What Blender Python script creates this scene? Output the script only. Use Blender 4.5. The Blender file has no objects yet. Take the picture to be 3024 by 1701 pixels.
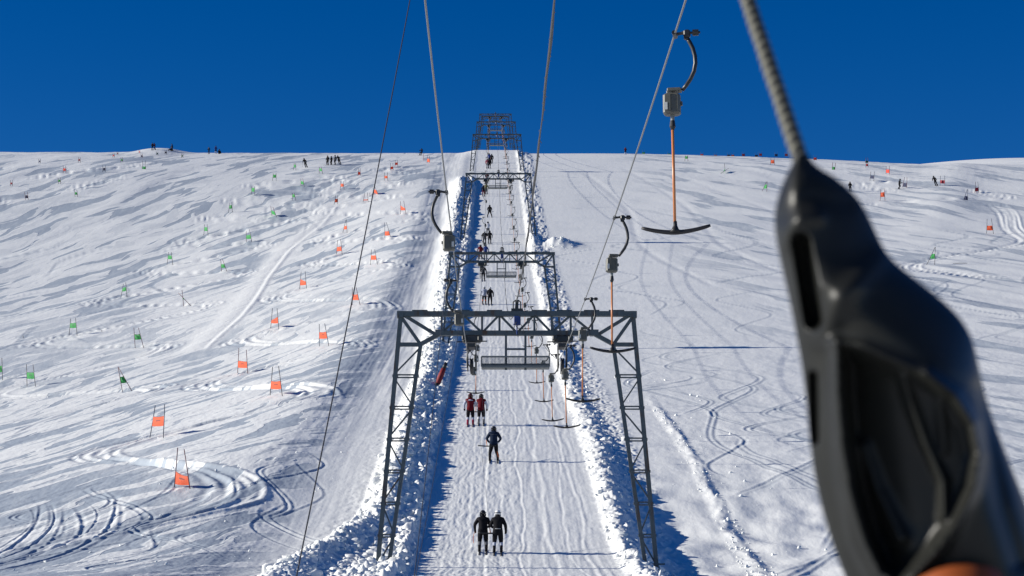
import bpy, bmesh, math, random
import numpy as np
from mathutils import Vector, Matrix, Quaternion

SC = bpy.context.scene
COL = SC.collection
R = math.radians

# ---------------------------------------------------------------- camera
PITCH = R(9.42)
FPX = 6468.0                      # focal length in pixels of the 3024 px wide photograph
cam_d = bpy.data.cameras.new("camera")
cam = bpy.data.objects.new("camera", cam_d)
COL.objects.link(cam)
cam.location = (0, 0, 0)
cam.rotation_euler = (R(90) + PITCH, 0, 0)
cam_d.sensor_width = 36.0
cam_d.lens = FPX / 3024 * 36.0
cam_d.clip_start = 0.05
cam_d.clip_end = 9000
cam_d.dof.use_dof = True
cam_d.dof.focus_distance = 115.0
cam_d.dof.aperture_fstop = 25.0
SC.camera = cam

# ---------------------------------------------------------------- sky and sun
SUN_EL = R(19.5)
SUN_DIR = Vector((-math.cos(SUN_EL), 0.0, math.sin(SUN_EL))).normalized()
world = bpy.data.worlds.new("World")
SC.world = world
world.use_nodes = True
wn = world.node_tree
wn.nodes.clear()
w_out = wn.nodes.new("ShaderNodeOutputWorld")
w_bg = wn.nodes.new("ShaderNodeBackground")
w_sky = wn.nodes.new("ShaderNodeTexSky")
w_sky.sky_type = 'NISHITA'
w_sky.sun_disc = False
w_sky.sun_elevation = SUN_EL
w_sky.sun_rotation = R(-90)
w_sky.altitude = 3000
w_sky.air_density = 1.0
w_sky.dust_density = 0.0
w_sky.ozone_density = 4.0
w_hs = wn.nodes.new("ShaderNodeHueSaturation")
w_hs.inputs["Hue"].default_value = 0.513
w_hs.inputs["Saturation"].default_value = 1.31
w_hs.inputs["Value"].default_value = 1.08
wn.links.new(w_sky.outputs[0], w_hs.inputs["Color"])
wn.links.new(w_hs.outputs[0], w_bg.inputs[0])
w_bg.inputs[1].default_value = 0.06
wn.links.new(w_bg.outputs[0], w_out.inputs[0])

sun_d = bpy.data.lights.new("sun", 'SUN')
sun_d.energy = 4.6
sun_d.angle = R(0.5)
sun_d.color = (1.0, 0.955, 0.865)
sun = bpy.data.objects.new("sun", sun_d)
COL.objects.link(sun)
sun.location = (-60, 40, 60)
sun.rotation_euler = (-SUN_DIR).to_track_quat('-Z', 'Y').to_euler()

SC.view_settings.view_transform = 'Standard'
SC.view_settings.look = 'None'
SC.view_settings.gamma = 1.0
SC.view_settings.use_curve_mapping = False
SC.view_settings.exposure = 0.47

# ---------------------------------------------------------------- helpers
random.seed(11)
RNG = np.random.default_rng(5)
CP, SP = math.cos(PITCH), math.sin(PITCH)

def ray(px, py):
    """direction (depth along the optical axis = 1) through a photograph pixel"""
    u = (px - 1512.0) / FPX
    v = (850.5 - py) / FPX
    return Vector((u, CP - v * SP, SP + v * CP))

def at_depth(px, py, d):
    return ray(px, py) * d

def at_y(px, py, Y):
    r = ray(px, py)
    return r * (Y / r.y)

def smooth(a, b, x):
    t = np.clip((x - a) / (b - a), 0.0, 1.0)
    return t * t * (3 - 2 * t)

class MB:
    """collects shapes that become ONE mesh"""
    def __init__(self):
        self.v, self.f, self.m = [], [], []
    def add(self, vs, fs, mat=0):
        n = len(self.v)
        self.v += [tuple(p) for p in vs]
        self.f += [tuple(i + n for i in q) for q in fs]
        self.m += [mat] * len(fs)
    def bar(self, p, q, w, d, up=(0, 1, 0), mat=0):
        """rectangular bar from p to q; w across, d along 'up'"""
        p, q = Vector(p), Vector(q)
        t = (q - p).normalized()
        u = Vector(up)
        u = u - t * u.dot(t)
        if u.length < 1e-5:
            u = Vector((1, 0, 0)) - t * t.x
        u.normalize()
        s = t.cross(u)
        vs = []
        for c in (p, q):
            for a, b in ((-1, -1), (1, -1), (1, 1), (-1, 1)):
                vs.append(c + s * (a * w / 2) + u * (b * d / 2))
        self.add(vs, [(3, 2, 1, 0), (4, 5, 6, 7), (0, 1, 5, 4), (1, 2, 6, 5), (2, 3, 7, 6), (3, 0, 4, 7)], mat)
    def box(self, c, s, mat=0, ch=0.0):
        cx, cy, cz = c
        x, y, z = s[0] / 2, s[1] / 2, s[2] / 2
        if ch <= 0:
            vs = [(cx + a * x, cy + b * y, cz + e * z) for e in (-1, 1) for a, b in ((-1, -1), (1, -1), (1, 1), (-1, 1))]
            self.add(vs, [(3, 2, 1, 0), (4, 5, 6, 7), (0, 1, 5, 4), (1, 2, 6, 5), (2, 3, 7, 6), (3, 0, 4, 7)], mat)
        else:
            rings = []
            for e, k in ((-z, ch), (-z + ch, 0), (z - ch, 0), (z, ch)):
                X, Y = x - k, y - k
                r = []
                for a, b, da, db in ((-1, -1, 0, 1), (-1, -1, 1, 0), (1, -1, -1, 0), (1, -1, 0, 1), (1, 1, 0, -1), (1, 1, -1, 0), (-1, 1, 1, 0), (-1, 1, 0, -1)):
                    r.append((cx + a * X + da * ch, cy + b * Y + db * ch, cz + e))
                rings.append(r)
            vs = [p for r in rings for p in r]
            fs = [tuple(range(7, -1, -1)), tuple(range(24, 32))]
            for i in range(3):
                for j in range(8):
                    k = (j + 1) % 8
                    fs.append((i * 8 + j, i * 8 + k, i * 8 + 8 + k, i * 8 + 8 + j))
            self.add(vs, fs, mat)
    def tube(self, pts, r, n=8, mat=0, cap=True, flat=1.0):
        """round tube along a path; r may be a list"""
        pts = [Vector(p) for p in pts]
        k = len(pts)
        rs = list(r) if hasattr(r, '__len__') else [r] * k
        vs, prev = [], None
        for i, p in enumerate(pts):
            t = (pts[min(i + 1, k - 1)] - pts[max(i - 1, 0)]).normalized()
            if prev is None:
                a = Vector((0, 1, 0)) if abs(t.y) < 0.9 else Vector((1, 0, 0))
            else:
                a = prev
            a = (a - t * a.dot(t)).normalized()
            prev = a
            b = t.cross(a)
            for j in range(n):
                g = 2 * math.pi * j / n
                vs.append(p + a * (math.cos(g) * rs[i]) + b * (math.sin(g) * rs[i] * flat))
        fs = []
        for i in range(k - 1):
            for j in range(n):
                q = (j + 1) % n
                fs.append((i * n + j, i * n + q, i * n + n + q, i * n + n + j))
        if cap:
            fs.append(tuple(range(n - 1, -1, -1)))
            fs.append(tuple((k - 1) * n + j for j in range(n)))
        self.add(vs, fs, mat)
    def ball(self, c, r, nu=12, nv=8, mat=0, zmin=-1.0):
        rx, ry, rz = r if hasattr(r, '__len__') else (r, r, r)
        vs, fs = [], []
        for i in range(nv + 1):
            th = math.pi * i / nv
            z = max(math.cos(th), zmin)
            s = math.sin(th)
            for j in range(nu):
                a = 2 * math.pi * j / nu
                vs.append((c[0] + rx * s * math.cos(a), c[1] + ry * s * math.sin(a), c[2] + rz * z))
        for i in range(nv):
            for j in range(nu):
                q = (j + 1) % nu
                fs.append((i * nu + j, i * nu + nu + j, i * nu + nu + q, i * nu + q))
        self.add(vs, fs, mat)
    def mesh(self, name, mats, sm=False):
        me = bpy.data.meshes.new(name)
        me.from_pydata(self.v, [], self.f)
        for m in (mats if isinstance(mats, (list, tuple)) else [mats]):
            me.materials.append(m)
        if any(self.m):
            me.polygons.foreach_set("material_index", self.m)
        if sm:
            me.polygons.foreach_set("use_smooth", [True] * len(me.polygons))
        me.update()
        return me
    def build(self, name, mats, parent=None, sm=False):
        o = bpy.data.objects.new(name, self.mesh(name, mats, sm))
        COL.objects.link(o)
        if parent is not None:
            o.parent = parent
        return o

def put(name, me, parent=None, loc=(0, 0, 0)):
    o = bpy.data.objects.new(name, me)
    COL.objects.link(o)
    o.location = loc
    if parent is not None:
        o.parent = parent
    return o

def empty(name, loc=(0, 0, 0), rz=0.0):
    o = bpy.data.objects.new(name, None)
    o.empty_display_size = 0.2
    COL.objects.link(o)
    o.location = loc
    o.rotation_euler = (0, 0, rz)
    return o

def tag(o, label=None, cat=None, group=None, kind=None):
    if label: o["label"] = label
    if cat: o["category"] = cat
    if group: o["group"] = group
    if kind: o["kind"] = kind
    return o

def copy_tree(o, parent=None):
    c = o.copy()
    COL.objects.link(c)
    if parent is not None:
        c.parent = parent
    for ch in list(o.children):
        copy_tree(ch, c)
    return c

def mat(name, col, rough=0.5, metal=0.0, noise=0.0, nscale=8.0, bump=0.0, trans=0.0, spec=0.5):
    """procedural material: a base colour with some uneven wear"""
    m = bpy.data.materials.new(name)
    m.use_nodes = True
    nt = m.node_tree
    p = nt.nodes["Principled BSDF"]
    p.inputs["Roughness"].default_value = rough
    p.inputs["Metallic"].default_value = metal
    p.inputs["Specular IOR Level"].default_value = spec
    c = (col[0], col[1], col[2], 1)
    p.inputs["Base Color"].default_value = c
    if noise > 0 or bump > 0:
        tc = nt.nodes.new("ShaderNodeTexCoord")
        nz = nt.nodes.new("ShaderNodeTexNoise")
        nz.inputs["Scale"].default_value = nscale
        nz.inputs["Detail"].default_value = 5
        nt.links.new(tc.outputs["Object"], nz.inputs["Vector"])
        if noise > 0:
            mx = nt.nodes.new("ShaderNodeMix")
            mx.data_type = 'RGBA'
            k1, k2 = 1 - noise, 1 + noise
            mx.inputs[6].default_value = (col[0] * k1, col[1] * k1, col[2] * k1, 1)
            mx.inputs[7].default_value = (min(1, col[0] * k2), min(1, col[1] * k2), min(1, col[2] * k2), 1)
            nt.links.new(nz.outputs[0], mx.inputs[0])
            nt.links.new(mx.outputs[2], p.inputs["Base Color"])
        if bump > 0:
            bp = nt.nodes.new("ShaderNodeBump")
            bp.inputs["Strength"].default_value = 0.6
            bp.inputs["Distance"].default_value = bump
            nt.links.new(nz.outputs[0], bp.inputs["Height"])
            nt.links.new(bp.outputs[0], p.inputs["Normal"])
    if trans > 0:
        tr = nt.nodes.new("ShaderNodeBsdfTranslucent")
        tr.inputs["Color"].default_value = c
        ms = nt.nodes.new("ShaderNodeMixShader")
        ms.inputs[0].default_value = trans
        out = nt.nodes["Material Output"]
        nt.links.new(p.outputs[0], ms.inputs[1])
        nt.links.new(tr.outputs[0], ms.inputs[2])
        nt.links.new(ms.outputs[0], out.inputs[0])
    return m

# ---------------------------------------------------------------- noise
_perm = RNG.permutation(256)
_perm = np.concatenate([_perm, _perm, _perm])
_ga = RNG.uniform(0, 2 * np.pi, 256)
_gx, _gy = np.cos(_ga).astype(np.float32), np.sin(_ga).astype(np.float32)

def perlin(x, y):
    x = np.asarray(x, np.float64); y = np.asarray(y, np.float64)
    xi = np.floor(x).astype(np.int64); yi = np.floor(y).astype(np.int64)
    xf = (x - xi).astype(np.float32); yf = (y - yi).astype(np.float32)
    xi &= 255; yi &= 255
    u = xf * xf * xf * (xf * (xf * 6 - 15) + 10)
    v = yf * yf * yf * (yf * (yf * 6 - 15) + 10)
    def g(ix, iy, fx, fy):
        h = _perm[_perm[ix & 255] + (iy & 255)]
        return _gx[h] * fx + _gy[h] * fy
    a = g(xi, yi, xf, yf); b = g(xi + 1, yi, xf - 1, yf)
    c = g(xi, yi + 1, xf, yf - 1); e = g(xi + 1, yi + 1, xf - 1, yf - 1)
    return (a + u * (b - a)) * (1 - v) + (c + u * (e - c)) * v

def fbm(x, y, n=4, gain=0.5):
    s, a, f = 0.0, 1.0, 1.0
    for i in range(n):
        s = s + a * perlin(x * f + 17.3 * i, y * f - 9.1 * i)
        a *= gain; f *= 2.03
    return s

# ---------------------------------------------------------------- the lie of the land
def _yz(d, py):
    v = (850.5 - py) / FPX * d
    return d * CP - v * SP, d * SP + v * CP

_prof = [(-80, -4.6), (-30, -3.0), (0, -1.75), (30, -0.45), (60, 1.35)]
_prof += [_yz(88, 1665), _yz(121, 1345), _yz(155, 1172), _yz(198, 1026), _yz(255, 850), _yz(319, 713), _yz(380, 592), _yz(431, 505), _yz(470, 465), _yz(490, 453)]
_prof += [(525, 118.0), (580, 130.5), (635, 143.8), (700, 154), (780, 163), (900, 170), (1200, 168), (2000, 140), (5000, 0)]
_PX = np.array([p[0] for p in _prof]); _PZ = np.array([p[1] for p in _prof])
_dl = np.diff(_PZ) / np.diff(_PX)
_m = np.concatenate([[_dl[0]], (_dl[1:] * np.diff(_PX)[:-1] + _dl[:-1] * np.diff(_PX)[1:]) / (np.diff(_PX)[1:] + np.diff(_PX)[:-1]), [_dl[-1]]])

def profile(Y):
    Y = np.clip(np.asarray(Y, np.float64), _PX[0], _PX[-1] - 1e-3)
    i = np.clip(np.searchsorted(_PX, Y, side='right') - 1, 0, len(_PX) - 2)
    h = _PX[i + 1] - _PX[i]
    t = (Y - _PX[i]) / h
    return ((2 * t**3 - 3 * t**2 + 1) * _PZ[i] + (t**3 - 2 * t**2 + t) * h * _m[i]
            + (-2 * t**3 + 3 * t**2) * _PZ[i + 1] + (t**3 - t**2) * h * _m[i + 1])

def axis(Y):
    return 0.87 - 0.0091 * np.asarray(Y, np.float64)

def berm_crest(Y):
    return 6.1 + 0.35 * perlin(np.asarray(Y, np.float64) / 17.0, 3.3) + 2.2 * (1 - smooth(84, 103, Y)) + 0.8 * smooth(220, 300, Y)

def ground(x, Y, fine=True):
    x = np.asarray(x, np.float64); Y = np.asarray(Y, np.float64)
    z = profile(Y)
    r = x - axis(Y)
    # the left piste falls away from the lift, and is level with it again at the skyline
    fall = 0.19 * (np.sqrt(np.clip(-r - 12, 0, None) ** 2 + 9.0) - 3.0)
    fall = 7.0 * (1 - np.exp(-fall / 7.0)) * 1.25
    fall = fall * (0.35 + 0.65 * smooth(85, 150, Y)) * (1 - smooth(300, 450, Y))
    z = z - fall
    z = z + 0.42 * (1 - smooth(-13.5, -8.6, r)) * (1 - smooth(380, 440, Y))
    # gentle rolls
    z = z + 0.35 * perlin(x / 31.0 + 5, Y / 60.0) * smooth(9, 25, np.abs(r)) * (1 - smooth(420, 480, Y) * 0.8)
    z = z - 0.006 * np.clip(r, -9, 9)
    # the far skyline: dip on the right and a rise beyond it
    z = z + smooth(430, 480, Y) * (-1.6 * np.exp(-((x - 98) / 26.0) ** 2) + 1.6 * smooth(104, 150, x) - 0.9 * smooth(20, 70, x))
    z = z + 0.25 * smooth(45, 110, -x) * smooth(430, 480, Y)
    # the drift that people stand on at the skyline, and the hump where the lift track tops out
    z = z + 1.05 * np.exp(-np.clip(((x + 79) / 5.0) ** 2, 0, 40) ** 1.3) * np.exp(-((Y - 478) / 14.0) ** 2)
    z = z + 0.75 * (1 - smooth(4.0, 8.0, np.abs(r))) * np.exp(-((Y - 482) / 16.0) ** 2)
    # bank edge running down the far right
    bx = 104 - 0.42 * (478 - Y)
    z = z + 0.35 * np.exp(-((x - 92 - 0.25 * (Y - 440)) / 5.0) ** 2) * smooth(300, 380, Y) * (1 - smooth(455, 480, Y))
    # left snow berm: a ploughed ridge, a flank falling to the track and a cut edge
    ac = berm_crest(Y)
    wav = 1.0 + 0.40 * perlin(Y / 6.0, 8.8) + 0.25 * perlin(Y / 2.3, 1.2)
    up = smooth(-(ac + 1.15 + 1.3 * smooth(150, 250, Y)), -ac + .2, r)
    flank = 1.0 - (0.72 - 0.14 * smooth(180, 260, Y)) * smooth(0.1, 1.5, r + ac)
    ce = -4.2 - 0.35 * perlin(Y / 3.1, 0.4)
    cut = 1.0 - smooth(ce - 0.25, ce + 0.1, r)
    amp = (0.70 + 0.12 * smooth(130, 210, Y)) * (1 - 0.8 * smooth(398, 412, Y)) * (1 - smooth(470, 500, Y)) + 0.9 * np.exp(-((Y - 390) / 7.0) ** 2)
    amp = amp * (0.30 + 0.70 * smooth(62, 84, Y))
    z = z + amp * wav * up * flank * cut
    # right snow berm
    rc = 4.9 + 0.35 * perlin(Y / 13.0, 23.3)
    wr = 1.0 + 0.6 * perlin(Y / 4.0, 5.8) + 0.5 * perlin(Y / 1.5 + 0.5 * x, 2.2) + 0.7 * perlin(x / 0.6, Y / 1.1)
    ampr = 0.24 * (1 - 0.6 * smooth(330, 380, Y)) * (1 - smooth(470, 500, Y)) + 0.7 * np.exp(-((Y - 312) / 6.0) ** 2) + 0.3 * np.exp(-((Y - 190) / 8.0) ** 2)
    z = z + ampr * wr * smooth(4.1, rc, r) * (1 - smooth(rc + .1, rc + 1.5, r))
    z = z - 0.75 * smooth(4.6, 7.2, r) * (1 + 0.3 * perlin(x / 1.7, Y / 2.5)) * (1 - smooth(95, 140, Y)) * (1 - smooth(14, 30, r))
    z = z + 1.1 * np.exp(-((r - 8.6) / 2.2) ** 2) * np.exp(-((Y - 309) / 4.5) ** 2) * (1 + .5 * perlin(x / .9, Y / 1.5))
    # low ploughed ridge further right
    rr = 10.3 + 0.5 * perlin(Y / 9.0, 40.0)
    z = z + 0.09 * (1 + 0.8 * perlin(Y / 3.0, 41.0) + 0.8 * perlin(x / .4, Y / 0.9)) * smooth(rr - 0.6, rr, r) * (1 - smooth(rr, rr + 0.5, r)) * smooth(70, 90, Y) * (1 - smooth(140, 160, Y))
    return z

def hit(px, py, d0=60.0, d1=505.0):
    """where the sight line through a photograph pixel meets the snow"""
    r = ray(px, py)
    d = np.arange(d0, d1, 0.25)
    below = ground(r.x * d, r.y * d) >= r.z * d
    k = int(np.argmax(below)) if below.any() else len(d) - 1
    dd = d[k]
    return Vector((r.x * dd, r.y * dd, float(ground(r.x * dd, r.y * dd))))

# ---------------------------------------------------------------- race gates: pole feet and tips as read off the photograph
def _fr(sx, ox, oy):
    return lambda x, y: (ox + x / sx, oy + y / sx)
A1, A2, A3, A4, A5 = _fr(3.623, 0, 400), _fr(3.623, 600, 400), _fr(3.623, 0, 800), _fr(3.623, 600, 780), _fr(2.63, 0, 1150)
B6, B7 = _fr(5.152, 1800, 430), _fr(3.716, 2440, 430)
GATES = []
def G(fr, col, Lb, Lt, Rb, Rt, label, pan=(0.28, 0.62), course=None, tilt=0.0):
    GATES.append(dict(col=col, Lb=fr(*Lb), Lt=fr(*Lt), Rb=fr(*Rb), Rt=fr(*Rt), label=label, pan=pan, course=course, tilt=tilt))
def g(fr, col, x, ytop, ybot, label, w=None, course=None, pan=(0.3, 0.66), lean=0):
    """small upright gate given by its middle, top and foot"""
    h = ybot - ytop
    w = (w or 0.42 * h) / 2
    G(fr, col, (x - w, ybot), (x - w * .8 + lean, ytop), (x + w, ybot), (x + w * .8 + lean, ytop), label, pan, course)
# orange course, nearest first
G(A5, 'orange', (1350, 765), (1380, 452), (1478, 768), (1430, 465), "orange ski gate lowest on the slope, panel sagging between two dark red poles", (0.08, 0.36), 'o', 0.05)
G(A5, 'orange', (1161, 378), (1206, 124), (1271, 376), (1279, 115), "orange ski gate with navy poles, next above the lowest gate", (0.36, 0.66), 'o')
G(A4, 'orange', (713, 1405), (743, 1098), (848, 1403), (807, 1092), "orange ski gate on slim red poles, third up the orange course", (0.22, 0.50), 'o')
G(A4, 'orange', (366, 1170), (382, 897), (478, 1165), (461, 917), "orange ski gate with taut square panel on dark poles, fourth up its course", (0.22, 0.50), 'o')
G(A4, 'orange', (1241, 880), (1242, 640), (1345, 873), (1300, 635), "orange ski gate whose far pole slants over, fifth up the orange course", (0.34, 0.64), 'o')
G(A4, 'orange', (720, 690), (741, 472), (810, 688), (790, 472), "orange ski gate with a panel higher on one side, sixth up the orange course", (0.26, 0.50), 'o', -0.09)
G(A4, 'orange', (1594, 440), (1595, 250), (1680, 440), (1636, 248), "orange ski gate partly crossed by the thin black tow rope, seventh up the orange course", (0.30, 0.62), 'o')
G(A4, 'orange', (1031, 265), (1048, 80), (1106, 257), (1090, 75), "orange ski gate beside the start of the pale ridge line, eighth up the orange course", (0.2, 0.48), 'o', 0.08)
G(A2, 'orange', (1790, 1385), (1800, 1220), (1865, 1380), (1835, 1220), "orange ski gate with bright full panel by the black rope, ninth up its course", (0.33, 0.62), 'o')
G(A2, 'orange', (1425, 1270), (1437, 1120), (1487, 1265), (1470, 1110), "orange ski gate below the pale ridge, tenth up the orange course", (0.2, 0.5), 'o')
G(A2, 'orange', (1943, 1097), (1942, 930), (2007, 1090), (1960, 930), "orange ski gate whose poles almost meet at the top, eleventh up the orange course", (0.14, 0.42), 'o')
G(A2, 'orange', (1492, 1045), (1527, 905), (1540, 1043), (1533, 900), "orange ski gate pinched to a point under the white bank, twelfth up the orange course", (0.28, 0.55), 'o')
G(A2, 'orange', (2112, 838), (2111, 705), (2170, 838), (2145, 700), "orange ski gate with panel folded to a triangle, thirteenth up the orange course", (0.28, 0.55), 'o', 0.12)
G(A2, 'orange', (1400, 740), (1420, 635), (1440, 735), (1440, 635), "orange ski gate at the top edge of the white bank, fourteenth up the orange course", (0.22, 0.6), 'o')
G(A2, 'orange', (1712, 705), (1730, 615), (1765, 703), (1757, 612), "ski gate with its orange panel rolled into a thin strip between two poles", (0.10, 0.22), None)
G(A2, 'orange', (1828, 625), (1832, 545), (1874, 635), (1836, 548), "orange ski gate knocked askew so that its poles cross right at the black rope", (0.1, 0.6), 'o')
G(A2, 'orange', (1465, 580), (1475, 490), (1508, 580), (1500, 490), "orange ski gate with a curved white rut around its foot, well up the orange course", (0.36, 0.72), 'o')
G(A2, 'orange', (1937, 487), (1940, 395), (1975, 487), (1970, 395), "orange ski gate right of the black rope, fourth below the crest skier", (0.32, 0.62), 'o')
G(A2, 'orange', (1655, 435), (1660, 350), (1682, 430), (1680, 350), "narrow orange ski gate below the four standing skiers", (0.15, 0.52), 'o')
G(A2, 'orange', (2003, 380), (2005, 295), (2033, 375), (2030, 295), "orange ski gate just below its close twin near the top of the course", (0.22, 0.55), 'o')
G(A2, 'orange', (2050, 340), (2055, 265), (2082, 335), (2080, 262), "orange ski gate just above its close twin near the top of the course", (0.3, 0.65), 'o')
G(A2, 'orange', (2395, 295), (2398, 215), (2425, 297), (2420, 220), "topmost full orange ski gate, close to the lift beside a single red pole", (0.15, 0.6), 'o')
# green course, nearest first
G(A3, 'green', (-52, 1168), (-50, 935), (30, 1165), (20, 930), "green ski gate cut in half by the edge of the picture", (0.36, 0.66), None)
G(A3, 'green', (1305, 1285), (1262, 1025), (1405, 1270), (1265, 1030), "green ski gate slanting with its pole tips joined in a point", (0.32, 0.60), 'g')
G(A3, 'green', (285, 1238), (283, 998), (383, 1232), (352, 1000), "green ski gate with a large square panel on red tinged poles", (0.34, 0.64), 'g')
G(A3, 'green', (1443, 825), (1432, 607), (1537, 812), (1480, 607), "green ski gate with a pale panel and one steeply leaning pole", (0.40, 0.68), 'g')
G(A3, 'green', (735, 695), (756, 510), (828, 692), (808, 505), "green ski gate inside a deep hook shaped rut", (0.45, 0.74), 'g')
G(A3, 'green', (1962, 370), (1947, 203), (2030, 360), (1907, 235), "green ski gate knocked over into a crossed pair of poles with a scrap of panel", (0.42, 0.55), 'g')
G(A3, 'green', (1292, 283), (1320, 140), (1360, 278), (1345, 122), "green ski gate with bowed poles by the crescent rut above the hook shaped one", (0.42, 0.70), 'g')
G(A4, 'green', (195, 82), (187, -55), (255, 78), (205, -55), "green ski gate leaning over, next to the pale ridge line", (0.3, 0.6), 'g')
G(A1, 'green', (1785, 1385), (1803, 1248), (1850, 1382), (1832, 1248), "green ski gate with an even upright panel, third from the hook shaped rut", (0.44, 0.74), 'g')
G(A2, 'green', (460, 1145), (460, 1020), (522, 1145), (495, 1005), "green ski gate with a dark green low panel above the leaning one by the ridge", (0.3, 0.62), 'g')
G(A1, 'green', (2178, 1073), (2190, 950), (2228, 1073), (2215, 950), "green ski gate with crescent of white snow at its feet, midway up the green course", (0.42, 0.75), 'g')
G(A2, 'green', (735, 865), (723, 755), (788, 878), (745, 765), "green ski gate tilted to one side above the middle of the green course", (0.22, 0.58), 'g')
G(A1, 'green', (2443, 820), (2460, 720), (2487, 820), (2480, 715), "small green ski gate, left one of the fifth pair below the four standing skiers", (0.36, 0.74), 'g')
G(A2, 'green', (952, 700), (955, 615), (993, 700), (975, 615), "small green ski gate above a long smooth scraped trough", (0.45, 0.85), 'g')
G(A2, 'green', (513, 640), (520, 545), (552, 642), (550, 545), "small green ski gate with a white topped panel inside a white crescent", (0.42, 0.85), 'g')
G(A2, 'green', (1045, 540), (1045, 460), (1082, 545), (1065, 460), "small pale green ski gate, right one of the third pair below the lone leaning skier", (0.25, 0.65), 'g')
G(A2, 'green', (740, 490), (750, 405), (782, 490), (780, 405), "small green ski gate standing left of the dark scraped patches", (0.45, 0.85), 'g')
G(A2, 'green', (1240, 410), (1245, 335), (1280, 412), (1262, 335), "small green ski gate between the lone leaning skier and the group of four", (0.4, 0.8), 'g')
G(A2, 'green', (962, 375), (975, 295), (993, 375), (990, 295), "small green ski gate directly left of the lone leaning skier", (0.42, 0.8), 'g')
# far left course
g(A1, 'darkred', 122, 480, 542, "dark red ski gate nearest the left edge, far up the piste", course='l')
g(A1, 'navy', 287, 605, 688, "navy ski gate lowest of the distant far course", course=None, lean=-10, pan=(0.2, 0.6))
g(A1, 'green', 637, 450, 517, "green ski gate in the bend of the pale looping rut", course='l', lean=-5)
g(A1, 'green', 817, 580, 657, "green ski gate under the long scraped hollow, lowest green of the far course", course=None, lean=-8)
g(A1, 'red', 690, 325, 402, "red ski gate with a bright crumpled panel on the far course", course='l')
g(A1, 'navy', 1113, 318, 398, "navy ski gate with a square dark panel, right of the bright red one", course='l', pan=(0.28, 0.68))
g(A1, 'navy', 423, 250, 300, "tiny navy ski gate just under the snowdrift at the crest", course=None)
g(A1, 'darkred', 848, 233, 287, "tiny dark red ski gate alone on the upper snow, left of the skyline drift", course=None)
g(A1, 'green', 1303, 233, 288, "tiny green ski gate at the end of a grey scraped band below the drift", course='l')
g(A1, 'green', 1541, 270, 363, "green ski gate with pale upper poles below the drift", course=None, pan=(0.05, 0.35))
g(A1, 'navy', 1517, 195, 243, "tiny navy ski gate right under the red one on the drift's shoulder", course='l')
g(A1, 'red', 1215, 190, 235, "tiny bright red ski gate at the foot of the skyline, left of the drift", course=None)
g(A1, 'darkred', 1257, 175, 208, "speck of a dark red ski gate on the skyline left of the drift", course=None)
g(A1, 'red', 1492, 158, 190, "tiny bright red ski gate on the drift's left shoulder", course=None)
g(A1, 'darkgreen', 1682, 172, 215, "tiny dark green ski gate in front of the drift", course=None)
g(A1, 'navy', 1773, 155, 205, "tiny navy ski gate on the face of the drift", course=None)
g(A1, 'darkgreen', 1950, 195, 240, "tiny dark green ski gate just right of the drift", course=None)
# right hand piste
G(B7, 'green', (1105, 1310), (1195, 1115), (1187, 1308), (1197, 1115), "green ski gate pinched to a triangle, lowest on the piste behind the black tow handle", (0.36, 0.64), 'r')
G(B7, 'orange', (1762, 965), (1765, 805), (1832, 965), (1812, 800), "orange ski gate with a curved rut around it at the right edge of the snow", (0.22, 0.54), 'r')
G(B7, 'orange', (593, 603), (598, 480), (643, 603), (635, 470), "orange ski gate right beside the shoulder of the black tow handle", (0.32, 0.72), 'r')
G(B7, 'navy', (1508, 598), (1548, 480), (1550, 600), (1551, 480), "navy ski gate pinched to a triangle on the right piste", (0.02, 0.4), 'r')
G(B7, 'darkred', (1632, 515), (1640, 395), (1672, 510), (1663, 395), "dark red ski gate farthest right, under the snow bank", (0.1, 0.45), 'r')
G(B7, 'navy', (838, 460), (860, 345), (882, 462), (886, 345), "navy ski gate a black skier is just passing", (0.08, 0.45), 'r')
G(B7, 'darkred', (1250, 440), (1253, 330), (1300, 443), (1300, 330), "red ski gate in front of the leaning skier on the right piste", (0.24, 0.56), 'r')
G(B7, 'navy', (480, 385), (490, 285), (520, 390), (528, 285), "navy ski gate uphill of the orange one by the black handle", (0.25, 0.6), 'r')
G(B7, 'red', (657, 320), (657, 225), (692, 322), (692, 222), "red ski gate with a square panel uphill of the navy gate", (0.22, 0.6), 'r')
G(B7, 'green', (65, 265), (70, 185), (93, 265), (103, 190), "dark green ski gate peeping past the neck of the black tow handle", (0.02, 0.42), None)
g(B7, 'darkred', 447, 180, 240, "tiny dark red ski gate standing just below a green one near the right skyline", pan=(0.25, 0.7))
g(B7, 'darkgreen', 445, 130, 192, "tiny dark green ski gate just above a dark red one near the right skyline", pan=(0.05, 0.45))
g(B6, 'orange', 2480, 190, 297, "orange ski gate just left of the tow rope, below the row on the skyline", w=60, pan=(0.25, 0.75))
g(B6, 'green', 1170, 150, 238, "small green ski gate just right of the long orange tow pole at the crest", w=46, pan=(0.45, 0.9))
G(B6, 'green', (1690, 428), (1812, 345), (1757, 395), (1748, 270), "thin ski gate flattened into a cross of two green poles", (0.25, 0.5), None)
G(B6, 'green', (2320, 703), (2385, 555), (2390, 705), (2397, 540), "green ski gate tilted left, close to the shaded edge of the black handle", (0.32, 0.72), None)
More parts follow.
